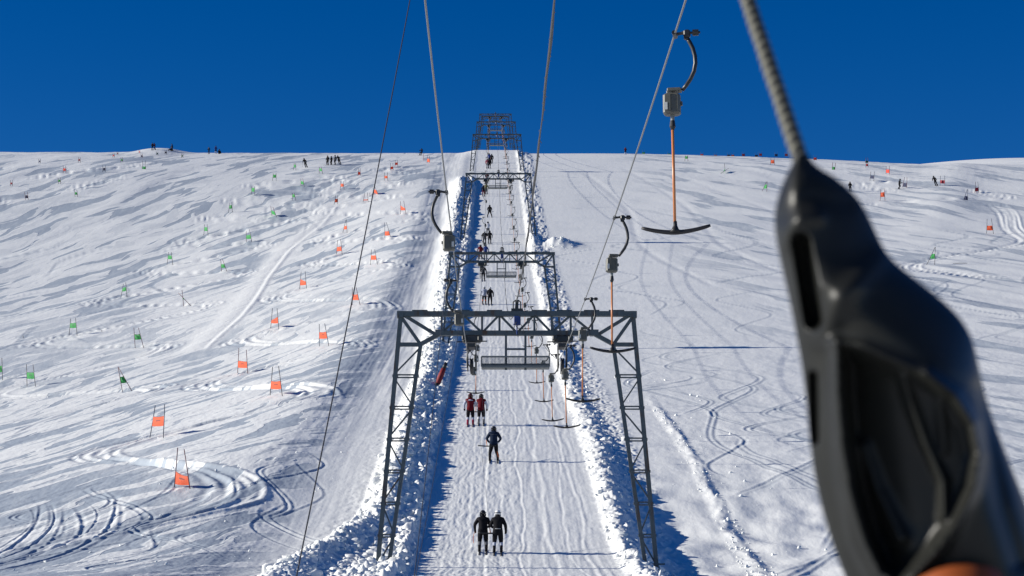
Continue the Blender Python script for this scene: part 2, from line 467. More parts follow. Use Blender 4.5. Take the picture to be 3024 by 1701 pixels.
# row along the right skyline, their feet hidden behind the crest (middle x, panel y)
SKYGATES = [(518, 118, 'green', "pale green gate panel peeping over the skyline between the cable and the orange tow pole"),
            (905, 138, 'green', "green gate panel touching the left side of the orange tow pole on the skyline"),
            (1405, 145, 'red', "bright red gate panel, first on the skyline right of the orange tow pole"),
            (1612, 157, 'darkred', "dark red gate panel, second on the skyline right of the orange tow pole"),
            (1812, 155, 'navy', "navy gate panel touching an orange one on the skyline"),
            (1875, 158, 'orange', "orange gate panel touching a navy one on the skyline"),
            (2037, 142, 'darkred', "dark red gate panel alone in the middle of the skyline row"),
            (2235, 158, 'navy', "low navy gate panel just left of a higher red one on the skyline"),
            (2297, 138, 'darkred', "dark red gate panel just right of a low navy one on the skyline"),
            (2535, 146, 'navy', "navy gate panel on the skyline near the tow rope"),
            (2690, 142, 'darkred', "dark red gate panel on the skyline, closest to the tow rope"),
            (3128, 200, 'red', "red gate panel on the snow right of the tow rope, just under the skyline")]
for q in GATES:
    q['A'] = hit(*q['Lb']); q['B'] = hit(*q['Rb'])
    # both feet at a like distance, whatever a ripple of the ground does
    ym = min(q['A'].y, q['B'].y) if abs(q['A'].y - q['B'].y) > 6 else None
    if ym:
        for k, s in (('A', 'Lb'), ('B', 'Rb')):
            p = at_y(q[s][0], q[s][1], ym); q[k] = Vector((p.x, ym, float(ground(p.x, ym))))

# ---------------------------------------------------------------- snow: one sheet, fine where it is near
def build_snow():
    du = np.concatenate([np.linspace(-1.6, -0.34, 60, endpoint=False), np.linspace(-0.34, -0.25, 90, endpoint=False), np.linspace(-0.25, 0.25, NCOL, endpoint=False),
                         np.linspace(0.25, 0.34, 90, endpoint=False), np.linspace(0.34, 1.6, 61)])
    ys = list(np.arange(-60, 40, 1.0))
    y = 40.0
    while y < 500:
        ys.append(y); y += max(0.07, ROWK * (y / 88.0) ** 2)
    ys += list(np.arange(y, 720, 2.5)) + list(np.arange(720, 1500, 20)) + list(np.arange(1500, 5000, 150))
    ys = np.array(ys)
    W = np.sqrt(ys ** 2 + 30.0 ** 2)
    X = W[:, None] * du[None, :]
    Y = np.repeat(ys[:, None], len(du), 1)
    Z = ground(X, Y)
    r = X - axis(Y)
    wL = 1 - smooth(-11.5, -9.0, r)
    wR = smooth(7.8, 9.5, r)
    wlane = smooth(-4.4, -3.8, r) * (1 - smooth(3.8, 4.6, r))
    acr = berm_crest(Y)
    wberm = smooth(-0.9, 0.1, r + acr) * (1 - smooth(-4.1, -3.9, r)) * (1 - smooth(400, 415, Y))
    wbermr = smooth(3.9, 4.6, r) * (1 - smooth(6.8, 7.9, r))
    far = smooth(200, 420, Y)
    near = (1 - smooth(470, 520, Y)) * smooth(41, 46, Y)
    D = np.zeros_like(Z); ICE_SHADE = np.zeros_like(Z)
    # wind crust and scraped patches: long lens shapes running up the hill and a little to the right
    w1 = 2.6 * fbm(X / 15.0, Y / 42.0, 3)
    c1, s1 = 0.27, 0.963
    p = X * c1 + Y * s1; q = -X * s1 + Y * c1 + w1
    gro = 1 + smooth(120, 300, Y) * 0.8
    st = fbm(p / 19.0, q / 2.6, 3, 0.5) * (1 - smooth(190, 260, Y)) + fbm(p / 34.0 + 5, q / 4.9 + 8, 3, 0.5) * smooth(190, 260, Y)
    big = fbm(X / 16.0 + 9, Y / 55.0, 3)
    st3 = fbm(p / 9.0 + 3, q / 0.9 + 31, 3, 0.55)
    dens = 0.10 - 0.32 * big + 0.10 * smooth(150, 220, Y) - 0.06 * smooth(300, 360, Y)
    sw = 0.03 + 0.07 * far
    ffar = 1 - 0.8 * smooth(170, 330, Y)
    D += wL * (0.045 * st * gro + 0.014 * st3 * ffar)
    cr2 = fbm(X / 0.42 + 4, Y / 1.3, 3, 0.65) * (1 - smooth(120, 260, Y))
    D += (wL + 0.5 * wR) * 0.013 * cr2
    c2, s2 = 0.34, 0.94
    p2 = X * c2 + Y * s2; q2 = -X * s2 + Y * c2 + 6.0 * fbm(X / 40.0 + 7, Y / 70.0, 2)
    s3 = fbm(p2 / 42.0 + 3, q2 / 8.5, 3, 0.45)
    p3 = X * 0.42 - Y * 0.907; q3 = X * 0.907 + Y * 0.42 + 5.0 * fbm(X / 30.0 + 2, Y / 60.0, 2)
    s4 = fbm(p3 / 30.0 + 13, q3 / 5.5, 3, 0.5)
    wRf = wR * smooth(18, 34, X)
    D += wRf * 0.15 * s4
    ICE_SHADE += wR * 0.12 * smooth(0.1, 0.4, fbm(X / 5.0, Y / 12.0 + 3, 3))
    farp = smooth(260, 340, Y)
    D += wL * farp * 0.18 * s3
    groom = smooth(-14, -12, r) * (1 - smooth(-7.6, -6.8, r))
    D += groom * (0.035 * fbm(r / 0.55, Y / 26.0, 3, 0.6) + 0.03 * fbm(r / 1.6 + 5, Y / 9.0, 2)) * (0.4 + 0.6 * smooth(120, 180, Y))
    ICE_SHADE += groom * 0.25 * smooth(-.1, .4, fbm(r / 1.2 + 50, Y / 30.0, 3)) * smooth(110, 160, Y)
    # granular surface, coarse on the berms
    D += 0.010 * fbm(X / 0.55, Y / 0.9, 4, 0.65) * (0.8 + 0.6 * wL) * (1 - smooth(250, 400, Y))
    D += 0.050 * fbm(X / 1.8 + 31, Y / 3.4, 3, 0.55) * (0.25 + wR * 0.4) * (1 - 0.85 * smooth(140, 300, Y))
    D += (wberm + 0.5 * smooth(-2.4, -1.2, r + acr) * (1 - smooth(-1.0, -.4, r + acr))) * 0.08 * fbm(X / 0.5 + 9, Y / 0.6, 3, 0.6) * (1 - smooth(395, 410, Y))
    lump = np.abs(fbm(X / 0.9 + 3, Y / 1.1, 3, 0.6))
    D += (wberm + 0.75 * wbermr) * ((0.22 + 0.34 * smooth(150, 300, Y)) * np.clip(lump, 0, .9) + 0.09 * fbm(X / 0.3, Y / 0.4, 2, 0.6))
    edge = np.exp(-((r + 4.5) / 0.5) ** 2) * (1 - smooth(395, 410, Y))
    D += edge * 0.62 * np.clip(perlin(X / 0.8, Y / 0.75), 0, 1)
    # lift track: chattered, rutted lengthways
    D += wlane * (0.019 * fbm(X / 0.20 + 2.0 * perlin(X / 2.0, Y / 5.0), Y / 1.7, 3, 0.6) * (1.2 - 0.9 * smooth(-0.5, 1.0, r)) + 0.012 * fbm(X / 0.22, Y / 9.0, 2))
    Z = Z + D * near
    # ruts and ski tracks
    def carve(pts, w, depth, lip=0.5, ice_shade=0.0):
        pts = np.asarray(pts)
        pts = pts[(pts[:, 1] > 48) & (pts[:, 1] < 500)]
        if len(pts) < 2: return
        m = 3.4 * w
        a0 = np.searchsorted(ys, pts[:, 1].min() - m); a1 = np.searchsorted(ys, pts[:, 1].max() + m) + 1
        rat = pts[:, 0] / np.sqrt(pts[:, 1] ** 2 + 900)
        g0 = 3 * m / math.sqrt(pts[:, 1].min() ** 2 + 900)
        b0 = np.searchsorted(du, rat.min() - g0); b1 = np.searchsorted(du, rat.max() + g0) + 1
        XX, YY = X[a0:a1, b0:b1], Y[a0:a1, b0:b1]
        if XX.size == 0: return
        best = np.full(XX.shape, 9e9, np.float32); sg = np.zeros(XX.shape, np.float32)
        yl = ys[a0:a1]; dl = du[b0:b1]
        for (x0, y0), (x1, y1) in zip(pts[:-1], pts[1:]):
            i0 = np.searchsorted(yl, min(y0, y1) - m); i1 = np.searchsorted(yl, max(y0, y1) + m) + 1
            W0 = math.sqrt(max(1, min(y0, y1) - m) ** 2 + 900); W1 = math.sqrt((max(y0, y1) + m) ** 2 + 900)
            xl, xh = min(x0, x1) - m, max(x0, x1) + m
            j0 = np.searchsorted(dl, min(xl / W0, xl / W1)); j1 = np.searchsorted(dl, max(xh / W0, xh / W1)) + 1
            xx, yy = XX[i0:i1, j0:j1], YY[i0:i1, j0:j1]
            if xx.size == 0: continue
            ex, ey = x1 - x0, y1 - y0
            L = math.hypot(ex, ey) + 1e-9
            t = np.clip(((xx - x0) * ex + (yy - y0) * ey) / (L * L), 0, 1)
            dx, dy = xx - x0 - t * ex, yy - y0 - t * ey
            dd = np.hypot(dx, dy)
            si = np.sign(dx * ey - dy * ex)
            bb = best[i0:i1, j0:j1]; ss = sg[i0:i1, j0:j1]
            k = dd < bb
            bb[k] = dd[k]; ss[k] = si[k]
        sd = best * np.where(sg == 0, 1, sg)
        fade = smooth(0, 6, YY - pts[:, 1].min()) * smooth(0, 6, pts[:, 1].max() - YY)
        h = -np.exp(-np.minimum((sd / w) ** 2, 50)) + lip * np.exp(-np.minimum(((sd - 1.7 * w) / (0.8 * w)) ** 2, 50))
        Z[a0:a1, b0:b1] += depth * h * fade
        if ice_shade:
            ICE_SHADE[a0:a1, b0:b1] += ice_shade * np.exp(-np.minimum((sd / (1.4 * w)) ** 2, 50)) * fade
    def spline(P, n=14):
        P = [np.array(p, float) for p in P]
        P = [2 * P[0] - P[1]] + P + [2 * P[-1] - P[-2]]
        out = []
        for i in range(1, len(P) - 2):
            a, b, c, d = P[i - 1], P[i], P[i + 1], P[i + 2]
            for t in np.linspace(0, 1, n, endpoint=False):
                out.append(0.5 * (2 * b + (c - a) * t + (2 * a - 5 * b + 4 * c - d) * t * t + (3 * b - a - 3 * c + d) * t ** 3))
        out.append(P[-2])
        return np.array(out)
    for key in 'ogrl':
        gs = sorted([q for q in GATES if q['course'] == key], key=lambda q: q['A'].y)
        ms = [((q['A'].x + q['B'].x) / 2, (q['A'].y + q['B'].y) / 2) for q in gs]
        for rep in range(10):
            P = []
            for i, (mx, my) in enumerate(ms):
                nb = [ms[k][0] for k in (i - 1, i + 1) if 0 <= k < len(ms)]
                side = 1 if mx > sum(nb) / len(nb) else -1
                off = 0.8 + 0.33 * rep + 0.004 * my + RNG.uniform(-.25, .25)
                P.append((mx + side * off, my - 1.5 - 0.012 * my + RNG.uniform(-1, 1)))
            if not P: continue
            P.insert(0, (P[0][0] + (8 if len(P) > 1 and P[0][0] < P[1][0] else -8), P[0][1] - 16))
            S = []
            for (xa, ya), (xb, yb) in zip(P[:-1], P[1:]):
                for t in np.linspace(0, 1, 26, endpoint=False):
                    S.append((xa + (xb - xa) * (0.5 - 0.5 * math.cos(math.pi * t)), ya + (yb - ya) * t))
            S = np.array(S)
            if len(S) < 4: continue
            yy = S[:, 1].mean()
            if rep == 0:
                carve(S - np.array([0, .5]), 1.0 + 0.002 * yy, 0.04, 0.9, -0.4)
            else:
                S = S + np.stack([(0.08 if yy < 150 else 0.03) * np.sin(np.arange(len(S)) * 1.3 + rep * 2.2), 0 * S[:, 0]], 1)
                carve(S, 0.07 + 0.05 * (rep % 3) + 0.0005 * yy, 0.03 + 0.03 * (rep % 2), 0.8, 0.1)
    # free skiing: linked turns down the right side and on the near left
    def turns(x, y, n, amp, wl, drift, w=0.07, depth=0.026):
        ph = RNG.uniform(0, 6.28)
        t = np.arange(0, n * wl, wl / 30.0)
        a = amp * (1 + 0.35 * np.sin(t / 17.0 + ph))
        xs = x + drift * t + a * np.sin(2 * np.pi * t / wl + ph)
        yy = y - t - 0.015 * wl * np.sin(4 * np.pi * t / wl + 2 * ph)
        for off in ((0.0, RNG.uniform(.25, .5)) if RNG.uniform() < .5 else (0.0,)):
            carve(np.stack([xs + off, yy], 1), w + 0.00035 * y, depth * RNG.uniform(.5, 1.1), 0.7, 0.35)  # grooves also darkened in colour: painted shade that shows on the traverses
    for i in range(40):
        y0 = RNG.uniform(110, 360)
        x0 = RNG.uniform(9, 13 + 0.24 * y0)
        turns(x0, y0, RNG.uniform(.7, 2.4), RNG.uniform(1.8, 4.2), RNG.uniform(24, 40), RNG.uniform(-.1, .1))
    for i in range(16):
        turns(RNG.uniform(12, 27), RNG.uniform(92, 175), RNG.uniform(.7, 1.8), RNG.uniform(1.5, 3.0), RNG.uniform(17, 27), RNG.uniform(-.08, .08))
    for i in range(22):
        turns(RNG.uniform(-22, -10), RNG.uniform(88, 125), RNG.uniform(.5, 1.2), RNG.uniform(1.2, 2.6), RNG.uniform(14, 24), RNG.uniform(-.3, .3), 0.06, 0.034)
    for i in range(24):
        y0 = RNG.uniform(140, 400)
        turns(RNG.uniform(-0.22 * y0, -12), y0, RNG.uniform(.5, 1.2), RNG.uniform(1.5, 4), RNG.uniform(30, 50), RNG.uniform(-.6, .1), 0.12, 0.035)
    for i in range(9):
        t = np.linspace(0, 1, 40)
        carve(np.stack([-25.0 + (0, .3, 1.0, 1.2, 1.9, 2.7, 3.0, 3.9, 4.3)[i] + 3.4 * np.sin(2.6 * t + .25) - 0.6 * t + 0.12 * np.sin(9 * t + i * 2), 109 - 27 * t + 1.2 * np.sin(3 * t + i)], 1), 0.06 + .03 * (i % 3), 0.022 + .016 * (i % 2), 0.8, 0.1)
    rid = [hit(*q) for q in ((1002, 600), (960, 655), (905, 700), (850, 750), (800, 815), (760, 880), (715, 935), (660, 985), (600, 1040))]
    RS = spline([(q.x, q.y) for q in rid], 20)
    carve(RS, 0.32, -0.085, 0.2, -1.0)
    carve(RS + np.array([-1.6, 0.0]), 1.3, -0.08, 0.0, -1.0)
    # long vehicle-like lines
    for x0, y0, x1, y1 in ((14, 420, 24, 250), (22, 430, 38, 240), (30, 420, 60, 250), (48, 420, 92, 300)):
        S = spline([(x0, y0), ((x0 * 2 + x1) / 3 + 2, (y0 * 2 + y1) / 3), ((x0 + 2 * x1) / 3 - 2, (y0 + 2 * y1) / 3), (x1, y1)], 60)
        carve(S, 0.6, 0.05, 0.2)
    # grooves left in the lift track
    for k, off in enumerate((-1.9, -1.2, -0.5, 0.5, 1.25, 1.55, 2.6, 3.1, 3.4)):
        t = np.arange(50, 470, 1.2)
        S = np.stack([axis(t) + off + 0.35 * np.array(fbm(t / 14.0 + k * 7.7, t * 0 + k * 3.1, 3)) * (1.3 if off > 0 else .6), t], 1)
        carve(S, 0.06 + 0.03 * (k % 3), 0.012 if k % 2 else 0.007, 0.9)
    nr, nc = Z.shape
    co = np.empty((nr * nc, 3), np.float32)
    co[:, 0] = X.ravel(); co[:, 1] = Y.ravel(); co[:, 2] = Z.ravel()
    idx = np.arange(nr * nc, dtype=np.int32).reshape(nr, nc)
    quads = np.stack([idx[:-1, :-1], idx[:-1, 1:], idx[1:, 1:], idx[1:, :-1]], -1).reshape(-1, 4)
    me = bpy.data.meshes.new("snow_slope")
    me.vertices.add(nr * nc); me.vertices.foreach_set("co", co.ravel())
    nq = len(quads)
    me.loops.add(nq * 4); me.loops.foreach_set("vertex_index", quads.ravel())
    me.polygons.add(nq)
    me.polygons.foreach_set("loop_start", np.arange(0, nq * 4, 4, dtype=np.int32))
    me.polygons.foreach_set("loop_total", np.full(nq, 4, np.int32))
    me.polygons.foreach_set("use_smooth", np.ones(nq, bool))
    me.update(calc_edges=True)
    for nm, ar in (("left_piste", wL), ("right_piste", wRf)):
        at = me.attributes.new(nm, 'FLOAT', 'POINT')
        at.data.foreach_set("value", (ar * near).astype(np.float32).ravel())
    at = me.attributes.new("ice", 'FLOAT', 'POINT')
    at.data.foreach_set("value", (np.clip(ICE_SHADE, -1, 1) * near).astype(np.float32).ravel())
    me.materials.append(M_SNOW)
    o = put("snow_slope", me)
    tag(o, "white ski slope rising to a level skyline, rutted and tracked", "ski slope", kind="structure")
    return o

def snow_material():
    """white packed snow with greyer, harder scraped patches in long lens shapes"""
    m = bpy.data.materials.new("packed_snow")
    m.use_nodes = True
    nt = m.node_tree
    L = nt.links.new
    p = nt.nodes["Principled BSDF"]
    p.inputs["Roughness"].default_value = 0.55
    p.inputs["Specular IOR Level"].default_value = 0.25
    tc = nt.nodes.new("ShaderNodeTexCoord")
    xyz = nt.nodes.new("ShaderNodeSeparateXYZ"); L(tc.outputs["Object"], xyz.inputs[0])
    def M(op, a, b=None, c=None, clamp=False):
        n = nt.nodes.new("ShaderNodeMath"); n.operation = op; n.use_clamp = clamp
        for i_, v in enumerate((a, b, c)):
            if v is None: continue
            if isinstance(v, (int, float)): n.inputs[i_].default_value = v
            else: L(v, n.inputs[i_])
        return n.outputs[0]
    def noise(x, y, det=2.0, rough=0.5, off=0.0):
        cv = nt.nodes.new("ShaderNodeCombineXYZ")
        L(M('ADD', x, off), cv.inputs[0]); L(y, cv.inputs[1])
        n = nt.nodes.new("ShaderNodeTexNoise"); n.noise_dimensions = '2D'
        n.inputs["Scale"].default_value = 1.0; n.inputs["Detail"].default_value = det; n.inputs["Roughness"].default_value = rough
        L(cv.outputs[0], n.inputs["Vector"])
        return n.outputs[0]
    def lin(a, b):
        return M('ADD', M('MULTIPLY', xyz.outputs[0], a), M('MULTIPLY', xyz.outputs[1], b))
    def ramp(v, lo, hi):
        n = nt.nodes.new("ShaderNodeMapRange"); n.interpolation_type = 'SMOOTHSTEP'
        L(v, n.inputs[0])
        for k_, u_ in ((1, lo), (2, hi)):
            if isinstance(u_, (int, float)): n.inputs[k_].default_value = u_
            else: L(u_, n.inputs[k_])
        return n.outputs[0]
    def attr(nm):
        a = nt.nodes.new("ShaderNodeAttribute"); a.attribute_name = nm; return a.outputs["Fac"]
    warp = M('MULTIPLY', M('SUBTRACT', noise(lin(1 / 14.0, 0), lin(0, 1 / 38.0), 2), .5), 9.0)
    warp2 = M('MULTIPLY', M('SUBTRACT', noise(lin(1 / 3.5, 0), lin(0, 1 / 9.0), 2, .5, 7.0), .5), 1.6)
    pq = lin(.27, .963)
    qq = M('ADD', M('ADD', lin(-.963, .27), warp), warp2)
    big = noise(lin(1 / 15.0, 0), lin(0, 1 / 55.0), 2, .5, 3.0)
    dist = ramp(xyz.outputs[1], 170.0, 300.0)
    def lens(sp, sq, off, thr, wid, bk):
        n = noise(M('MULTIPLY', pq, 1 / sp), M('MULTIPLY', qq, 1 / sq), 2.5, .5, off)
        t = M('SUBTRACT', thr, M('MULTIPLY', M('SUBTRACT', big, .5), bk))
        return ramp(n, t, M('ADD', t, wid))
    l1 = lens(12.0, 2.0, 0.0, .515, .018, .48)
    l2 = lens(6.0, .85, 21.0, .565, .03, .30)
    l3 = lens(20.0, 2.9, 40.0, .555, .03, .42)
    mid = noise(lin(1 / .9, 0), lin(0, 1 / 5.0), 4, .6, 11.0)
    pl = M('MAXIMUM', M('MULTIPLY', M('MAXIMUM', l1, M('MULTIPLY', l2, .6)), M('SUBTRACT', 1.0, M('MULTIPLY', dist, .75))), M('MULTIPLY', l3, dist))
    pl = M('MULTIPLY', pl, attr("left_piste"))
    # the far right: scrapes leaning the other way
    n4 = noise(M('MULTIPLY', lin(.42, -.907), 1 / 26.0), M('MULTIPLY', M('ADD', lin(.907, .42), warp), 1 / 4.5), 3, .5, 60.0)
    pr = M('MULTIPLY', ramp(n4, .53, .60), M('MULTIPLY', attr("right_piste"), .75))
    patch = M('MAXIMUM', pl, pr)
    tone = M('MULTIPLY', patch, M('ADD', .60, M('MULTIPLY', mid, .75)))
    ice_shade = attr("ice")
    tone = M('ADD', tone, M('ADD', M('MULTIPLY', M('SUBTRACT', mid, .42), .22), ice_shade), None, True)
    mx = nt.nodes.new("ShaderNodeMix"); mx.data_type = 'RGBA'
    mx.inputs[6].default_value = (0.87, 0.875, 0.845, 1)
    mx.inputs[7].default_value = (0.42, 0.47, 0.52, 1)  # grey of scraped ice, darkened further by slope shade painted into the colour
    L(tone, mx.inputs[0]); L(mx.outputs[2], p.inputs["Base Color"])
    n1 = noise(lin(1.7, 0), lin(0, .75), 6, .65)
    n2 = noise(lin(9.0, 0), lin(0, 4.0), 4, .6)
    h = M('ADD', n1, M('MULTIPLY', n2, .3))
    h = M('ADD', M('MULTIPLY', h, .03), M('ADD', M('MULTIPLY', patch, -.045), M('MULTIPLY', mid, .022)))
    bp = nt.nodes.new("ShaderNodeBump"); bp.inputs["Strength"].default_value = 0.6; bp.inputs["Distance"].default_value = 1.0
    L(h, bp.inputs["Height"]); L(bp.outputs[0], p.inputs["Normal"])
    return m

NCOL, ROWK = 1150, 0.105
M_SNOW = snow_material()
build_snow()

# ---------------------------------------------------------------- ploughed lumps along the track: too many to count
def build_rubble():
    bm = bmesh.new()
    bmesh.ops.create_icosphere(bm, subdivisions=2, radius=1.0)
    base = np.array([v.co[:] for v in bm.verts]); faces = np.array([[v.index for v in f.verts] for f in bm.faces])
    bm.free()
    protos = []
    for k in range(10):
        c = base.copy()
        for j in range(9):                       # cut flat facets into the ball: a broken lump
            n = RNG.normal(size=3); n /= np.linalg.norm(n)
            d = c @ n; lim = RNG.uniform(0.45, 0.8)
            c -= np.clip(d - lim, 0, None)[:, None] * n
        c *= 1 + 0.08 * RNG.normal(size=(len(c), 1))
        protos.append(c)
    V, F, n0 = [], [], 0
    def scatter(n, y0, y1, rlo, rhi, smin, smax, pw=2.2, ref=None):
        nonlocal n0
        t = RNG.uniform(0, 1, n)
        Y = 1.0 / (1.0 / y0 + t * (1.0 / y1 - 1.0 / y0))
        r = RNG.uniform(0, 1, n)
        lo_ = -(berm_crest(Y) + 0.9) if rlo == 'crest' else rlo
        X = axis(Y) + lo_ + r * (rhi - lo_)
        S = smin + (smax - smin) * RNG.uniform(0, 1, n) ** pw
        Zg = ground(X, Y)
        for i in range(n):
            a = RNG.uniform(0, 6.28, 3)
            c = protos[int(RNG.integers(10))] * np.array([1, RNG.uniform(.7, 1.2), RNG.uniform(.5, .9) * (ref or 1)])
            ca, sa = math.cos(a[0]), math.sin(a[0]); cb, sb = math.cos(a[1] * .3), math.sin(a[1] * .3)
            Rm = np.array([[ca, -sa, 0], [sa, ca, 0], [0, 0, 1]]) @ np.array([[1, 0, 0], [0, cb, -sb], [0, sb, cb]])
            V.append((c @ Rm.T) * S[i] + np.array([X[i], Y[i], Zg[i] + S[i] * 0.25 * (ref or 1)]))
            F.append(faces + n0); n0 += len(c)
    scatter(200, 46, 78, 'crest', -4.2, .04, .14, 1.8)
    scatter(1000, 76, 110, 'crest', -4.2, .04, .20, 2.0)
    scatter(1200, 105, 395, 'crest', -4.2, .06, .24, 2.0)
    scatter(700, 170, 395, 'crest', -4.4, .14, .40, 1.6)
    scatter(150, 76, 330, 'crest', -4.4, .22, .46, 1.3, 0.45)
    scatter(420, 78, 330, -5.2, -4.1, .06, .26, 1.6)
    scatter(420, 78, 260, -5.9, -4.3, .12, .36, 1.6)
    scatter(900, 60, 330, 4.2, 6.4, .04, .20)
    scatter(40, 60, 200, 4.4, 6.2, .2, .38, 1.3, 0.45)
    scatter(260, 80, 150, 9.6, 10.9, .03, .11)
    scatter(120, 70, 170, 6.5, 14.0, .03, .14)
    scatter(60, 78, 130, -20, -9, .03, .10)
    scatter(40, 303, 316, 4.0, 11.0, .12, .3)
    V = np.concatenate(V); F = np.concatenate(F)
    me = bpy.data.meshes.new("snow_rubble")
    me.vertices.add(len(V)); me.vertices.foreach_set("co", V.astype(np.float32).ravel())
    me.loops.add(len(F) * 3); me.loops.foreach_set("vertex_index", F.astype(np.int32).ravel())
    me.polygons.add(len(F))
    me.polygons.foreach_set("loop_start", np.arange(0, len(F) * 3, 3, dtype=np.int32))
    me.polygons.foreach_set("loop_total", np.full(len(F), 3, np.int32))
    me.update(calc_edges=True)
    me.materials.append(M_SNOW)
    tag(put("snow_rubble", me), "broken snow lumps ploughed up on both sides of the lift track", "snow lumps", kind="stuff")
build_rubble()

# ---------------------------------------------------------------- materials of the lift
M_STEEL = mat("galvanised_steel", (0.095, 0.115, 0.12), 0.55, 0.25, 0.25, 3.0)
M_STEEL_L = mat("bare_steel", (0.22, 0.23, 0.22), 0.5, 0.4, 0.25, 6.0)
M_BLACK = mat("black_rubber", (0.012, 0.012, 0.014), 0.5, 0, 0.3, 9.0)
M_DARK = mat("dark_metal", (0.05, 0.052, 0.052), 0.45, 0.3, 0.25, 9.0)
M_ARM = mat("dark_arm_paint", (0.022, 0.023, 0.024), 0.4, 0.1, 0.3, 12.0)
M_BOX = mat("weathered_box", (0.10, 0.10, 0.085), 0.5, 0.0, 0.35, 14.0)
M_PLATE = mat("pale_plate", (0.55, 0.55, 0.52), 0.5)
M_ROPE = mat("wire_rope", (0.20, 0.205, 0.20), 0.5, 0.3, 0.45, 22.0)
M_TOW = mat("tow_cord", (0.03, 0.03, 0.035), 0.6)
M_COMM = mat("cable_sheath", (0.075, 0.075, 0.075), 0.7, 0.0, 0.4, 40.0, 0.01)
M_OR = mat("orange_varnish", (0.55, 0.20, 0.07), 0.35, 0, 0.15, 12.0)
M_BLUE = mat("blue_paint", (0.015, 0.04, 0.17), 0.45, 0, 0.2, 6.0)
M_RED = mat("red_canvas", (0.22, 0.014, 0.016), 0.7, 0, 0.3, 6.0)
M_GRID = mat("grating_zinc", (0.20, 0.21, 0.20), 0.6, 0.2, 0.3, 5.0)

def rust(m):
    nt = m.node_tree; p = nt.nodes["Principled BSDF"]; src = p.inputs["Base Color"].links[0].from_socket
    tc = nt.nodes.new("ShaderNodeTexCoord"); mp = nt.nodes.new("ShaderNodeMapping"); mp.inputs["Scale"].default_value = (2.2, 2.2, .5)
    nz = nt.nodes.new("ShaderNodeTexNoise"); nz.inputs["Scale"].default_value = 2.0; nz.inputs["Detail"].default_value = 6
    rp = nt.nodes.new("ShaderNodeValToRGB"); rp.color_ramp.elements[0].position = .56; rp.color_ramp.elements[1].position = .70
    mx = nt.nodes.new("ShaderNodeMix"); mx.data_type = 'RGBA'; mx.inputs[7].default_value = (.10, .055, .03, 1)
    nt.links.new(tc.outputs["Object"], mp.inputs["Vector"]); nt.links.new(mp.outputs[0], nz.inputs["Vector"]); nt.links.new(nz.outputs[0], rp.inputs[0])
    nt.links.new(rp.outputs[0], mx.inputs[0]); nt.links.new(src, mx.inputs[6]); nt.links.new(mx.outputs[2], p.inputs["Base Color"])
rust(M_STEEL)
# ---------------------------------------------------------------- towers
TOWERS = [(88, 920), (199, 745), (319, 511), (431, 396), (537, 359), (651, 336), (768, 342)]
TW = []
for d, py in TOWERS:
    p = at_depth(1512, py, d)
    TW.append((p.y, p.z - 10.06))

def leg_mesh(s):
    b = MB()
    to, ti = Vector((4.66 * s, 0, 9.96)), Vector((3.86 * s, 0, 8.72))
    bo, bi = Vector((5.62 * s, 0, -1.6)), Vector((5.27 * s, 0, -1.6))
    ko = to.lerp(bo, (9.96 - 8.72) / 11.56)
    b.bar(to, bo, .17, .22)
    b.bar(ti, bi, .15, .22)
    b.bar(ko, ti, .15, .20)
    b.bar(to + Vector((0, 0, -.1)), ti, .13, .16)
    zs = [8.72, 7.45, 6.18, 4.91, 3.64, 2.37, 1.10, -.17, -1.4]
    O = lambda z: to.lerp(bo, (9.96 - z) / 11.56)
    I = lambda z: ti.lerp(bi, (8.72 - z) / 10.32)
    for k in range(len(zs) - 1):
        z0, z1 = zs[k], zs[k + 1]
        if k % 2 == 0: b.bar(I(z0 - .12), O(z1 + .12), .06, .08)
        else:
            b.bar(O(z0 - .12), I(z1 + .12), .055, .07)
            b.bar(O(z0 - .12) + Vector((0, .16, .02)), I(z1 + .12) + Vector((0, .16, .02)), .04, .05)
        b.bar(O(z1 + .05), I(z1 + .05), .05, .1)
        b.bar(O(z1 - .06), I(z1 - .06), .05, .1)
        for P in (O(z1), I(z1)):
            b.box((P.x, 0, P.z), (.22, .25, .10))        # splice collars
    b.box((5.44 * s, 0, -.02), (.75, .5, .05))
    return b.mesh("leg", M_STEEL)

def beam_mesh():
    b = MB()
    b.bar((-4.72, 0, 9.96), (4.72, 0, 9.96), .20, .30, (0, 1, 0))
    b.bar((-3.06, 0, 9.18), (3.06, 0, 9.18), .19, .28, (0, 1, 0))
    for s in (-1, 1):
        b.bar((3.04 * s, 0, 9.18), (3.92 * s, 0, 8.70), .16, .22)
        b.bar((4.55 * s, 0, 9.92), (3.25 * s, 0, 9.12), .13, .16)
        b.box((4.68 * s, 0, 9.93), (.26, .34, .26))
        b.box((3.10 * s, 0, 9.19), (.34, .32, .24))
    xs = [-3.02, -2.16, -1.4, -.7, 0, .7, 1.4, 2.16, 3.02]
    for k, x in enumerate(xs):
        if k not in (4,): b.bar((x, 0, 9.90), (x, 0, 9.24), .085, .12)
        if k < len(xs) - 1:
            x1 = xs[k + 1]
            if k % 2 == 0: b.bar((x + .06, .02, 9.26), (x1 - .05, .02, 9.88), .085, .11)
            else: b.bar((x + .05, .02, 9.88), (x1 - .06, .02, 9.26), .085, .11)
    # clips and snow-worn brackets along the top chord
    for x in (-3.9, -2.2, -.9, .9, 1.9, 3.0, 4.0):
        b.box((x, 0, 10.085), (.62, .2, .06))
    return b.mesh("beam", M_STEEL)

